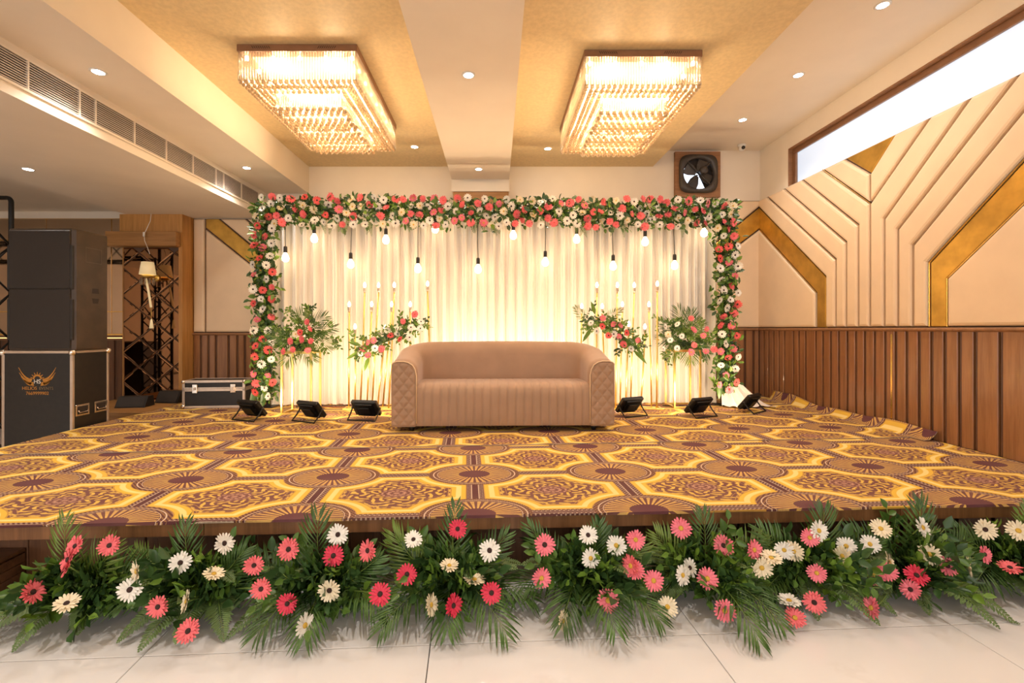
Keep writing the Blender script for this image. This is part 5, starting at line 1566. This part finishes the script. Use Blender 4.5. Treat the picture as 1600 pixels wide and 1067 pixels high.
SPEC = {  # extra forward fans: (angle from straight ahead, length, kind)
 0: [(-1.25, 0.52, 'fern'), (-0.95, 0.50, 'fern'), (-0.6, 0.44, 'fern'), (-0.1, 0.32, 'fern'), (0.5, 0.28, 'fern')],
 1: [(-0.5, 0.34, 'fern'), (-0.15, 0.36, 'fern'), (0.15, 0.32, 'fern'), (-1.1, 0.36, 'palm'), (0.6, 0.34, 'fern')],
 2: [(-0.75, 0.40, 'fern'), (-0.35, 0.36, 'palm'), (0.1, 0.36, 'palm'), (0.9, 0.36, 'palm'), (-1.3, 0.38, 'palm')],
 3: [(-0.55, 0.40, 'palm'), (0.05, 0.34, 'palm'), (0.55, 0.42, 'palm'), (1.2, 0.34, 'palm'), (-1.25, 0.36, 'palm')],
 4: [(-0.35, 0.36, 'palm'), (0.1, 0.40, 'palm'), (0.6, 0.38, 'palm'), (-1.2, 0.38, 'palm')],
 5: [(0.08, 0.46, 'palm'), (0.4, 0.40, 'palm'), (1.1, 0.34, 'palm'), (-0.9, 0.30, 'fern')],
 6: [(-0.35, 0.34, 'fern'), (0.25, 0.36, 'fern'), (0.7, 0.34, 'fern'), (-0.9, 0.34, 'palm')],
 7: [(0.25, 0.40, 'fern'), (0.55, 0.42, 'fern'), (-0.3, 0.32, 'fern'), (-0.8, 0.34, 'fern')],
 8: [(-0.4, 0.34, 'fern'), (0.3, 0.34, 'fern'), (-1.0, 0.38, 'palm'), (0.9, 0.34, 'palm')],
}
for i, (px, lab) in enumerate(ARR):
    b = bases[i]; rr = random.Random(100 + i)
    a = thing('flower_arrangement', lab, 'flower arrangement', b, 0, 'floor arrangements along the stage front'); roots.append(a)
    MB().cbox((-0.11, -0.07, 0.001), (0.11, 0.07, 0.085), 0.01).build('foam_block', 'foam', a)
    # fronds standing up behind
    for k in range(3):
        an = (-0.8 + 1.6 * k / 2 if i else 0.1 + 0.8 * k / 2) + rr.uniform(-0.15, 0.15); L = rr.uniform(0.34, 0.46) * (1 - 0.2*abs(an))
        frond('palm', L, basis((0.09*math.sin(an), -0.10, 0.09), (math.sin(an), -0.10 + rr.uniform(-0.12, 0.02), math.cos(an)), (0, -1, 0.12)), 0.006, rr.randint(0, 999), rr.uniform(0.3, 0.7), rr.uniform(0.13, 0.18), 15, 0.011).build('palm_frond', [rr.choice(['palm', 'palm', 'palm_light']), 'stem_green'], a)
    # fronds spreading forward over the floor
    for (an, L, kind) in SPEC[i]:
        z0_ = 0.10
        M = basis((0.10*math.sin(an), -0.07, z0_), (math.sin(an), -math.cos(an), 0.05 if kind == 'palm' else -0.12), (0, -0.25, 1))
        fo = frond(kind, L, M, 0.005, rr.randint(0, 999), rr.uniform(0.75, 1.05), 0.17 if kind == 'palm' else 0.105, 17 if kind == 'palm' else 30, 0.011 if kind == 'palm' else 0.017)
        fo.build('palm_frond' if kind == 'palm' else 'fern_frond', ['palm' if kind == 'palm' else 'fern', 'stem_green'], a)
    for k in range(4):
        an = rr.uniform(-1.4, 1.4)
        frond('fern', rr.uniform(0.22, 0.32), basis((0.1*math.sin(an), -0.06, 0.14), (math.sin(an), -0.6*abs(math.cos(an)), 0.35), (0, -0.4, 1)), 0.006, rr.randint(0, 999), 1.0, 0.08, 24, 0.015).build('fern_frond', ['fern', 'stem_green'], a)
    # leafy sprigs forming the body
    for k in range(92):
        th_ = rr.uniform(-1.75 if i else -0.7, 1.75); el = rr.uniform(-0.2, 1.2); R = rr.uniform(0.03, 0.15)
        d = Vector((math.sin(th_)*math.cos(el), -math.cos(th_)*math.cos(el)*0.8, math.sin(el)))
        p = Vector((0, -0.08, 0.125)) + Vector((d.x*R*1.05, d.y*R*1.15, d.z*R*0.85))
        if d.z > 0.55: d.z *= 0.55; p.z -= 0.02
        if i == 0 and p.x < 0: p.x *= 0.4; d.x *= 0.3
        M = basis(p, d + Vector((rr.gauss(0, 0.25), rr.gauss(0, 0.15), rr.gauss(0, 0.25))), (rr.gauss(0, 0.4), -1, 0.7))
        q = rr.random(); me_ = SPR[4] if q < 0.17 else rr.choice([SPR[0], SPR[1], SPR[2], SPR[3], SPR[5], SPR[5]])
        o = link('leaf_sprig', me_, a); o.matrix_local = M @ Matrix.Scale(rr.uniform(0.75, 1.15), 4)
for i, sd_, dx in ((3, 5, 0.02), (4, 7, -0.22), (1, 9, 0.10)):
    M = Matrix.Translation((dx, -0.03, 0.15)) @ (Matrix.Rotation(0.0, 4, 'Z') if i != 1 else Matrix.Rotation(PI, 4, 'Z'))
    bl = blade_cluster(M, 0.34, 7, 0.013, sd_)
    for v in bl.v: v.z = max(v.z, 0.006); v.y = min(v.y, 0.12)
    bl.build('strap_leaves', 'leaf_mid', roots[i])
rr = random.Random(77)
for (x, y, col, ctr_, side) in FG:
    i = min(range(len(ARR)), key=lambda k: abs(ARR[k][0] - x))
    b = bases[i]
    D = b.y - 0.20 - 0.17 * max(0, min(1, (y - 835) / 130)) - 0.03 * rr.random()
    p = P(x, y, D)
    if p.z < 0.05: p.z = 0.05
    toc = Vector((0 - p.x, 0 - p.y, CH - p.z)).normalized()
    f = Vector((toc.x * 0.6, -1, 0.35)).normalized()
    if abs(side) > 0.15:
        ax = rr.choice(['Z', 'Z', 'X']) if side > 0 else 'Z'
        f = Matrix.Rotation(side * rr.choice([-1, 1]) if ax == 'Z' else -side, 3, ax) @ f
    f = (f + Vector((rr.gauss(0, 0.10), 0, rr.gauss(0, 0.10)))).normalized()
    put_gerbera(roots[i], p, rr.uniform(0.044, 0.052), col, f, 'dark' if ctr_ == 'd' else 'yellow', b + Vector((rr.uniform(-0.06, 0.06), -0.06, 0.08)), rr.uniform(0, 6), base=b)
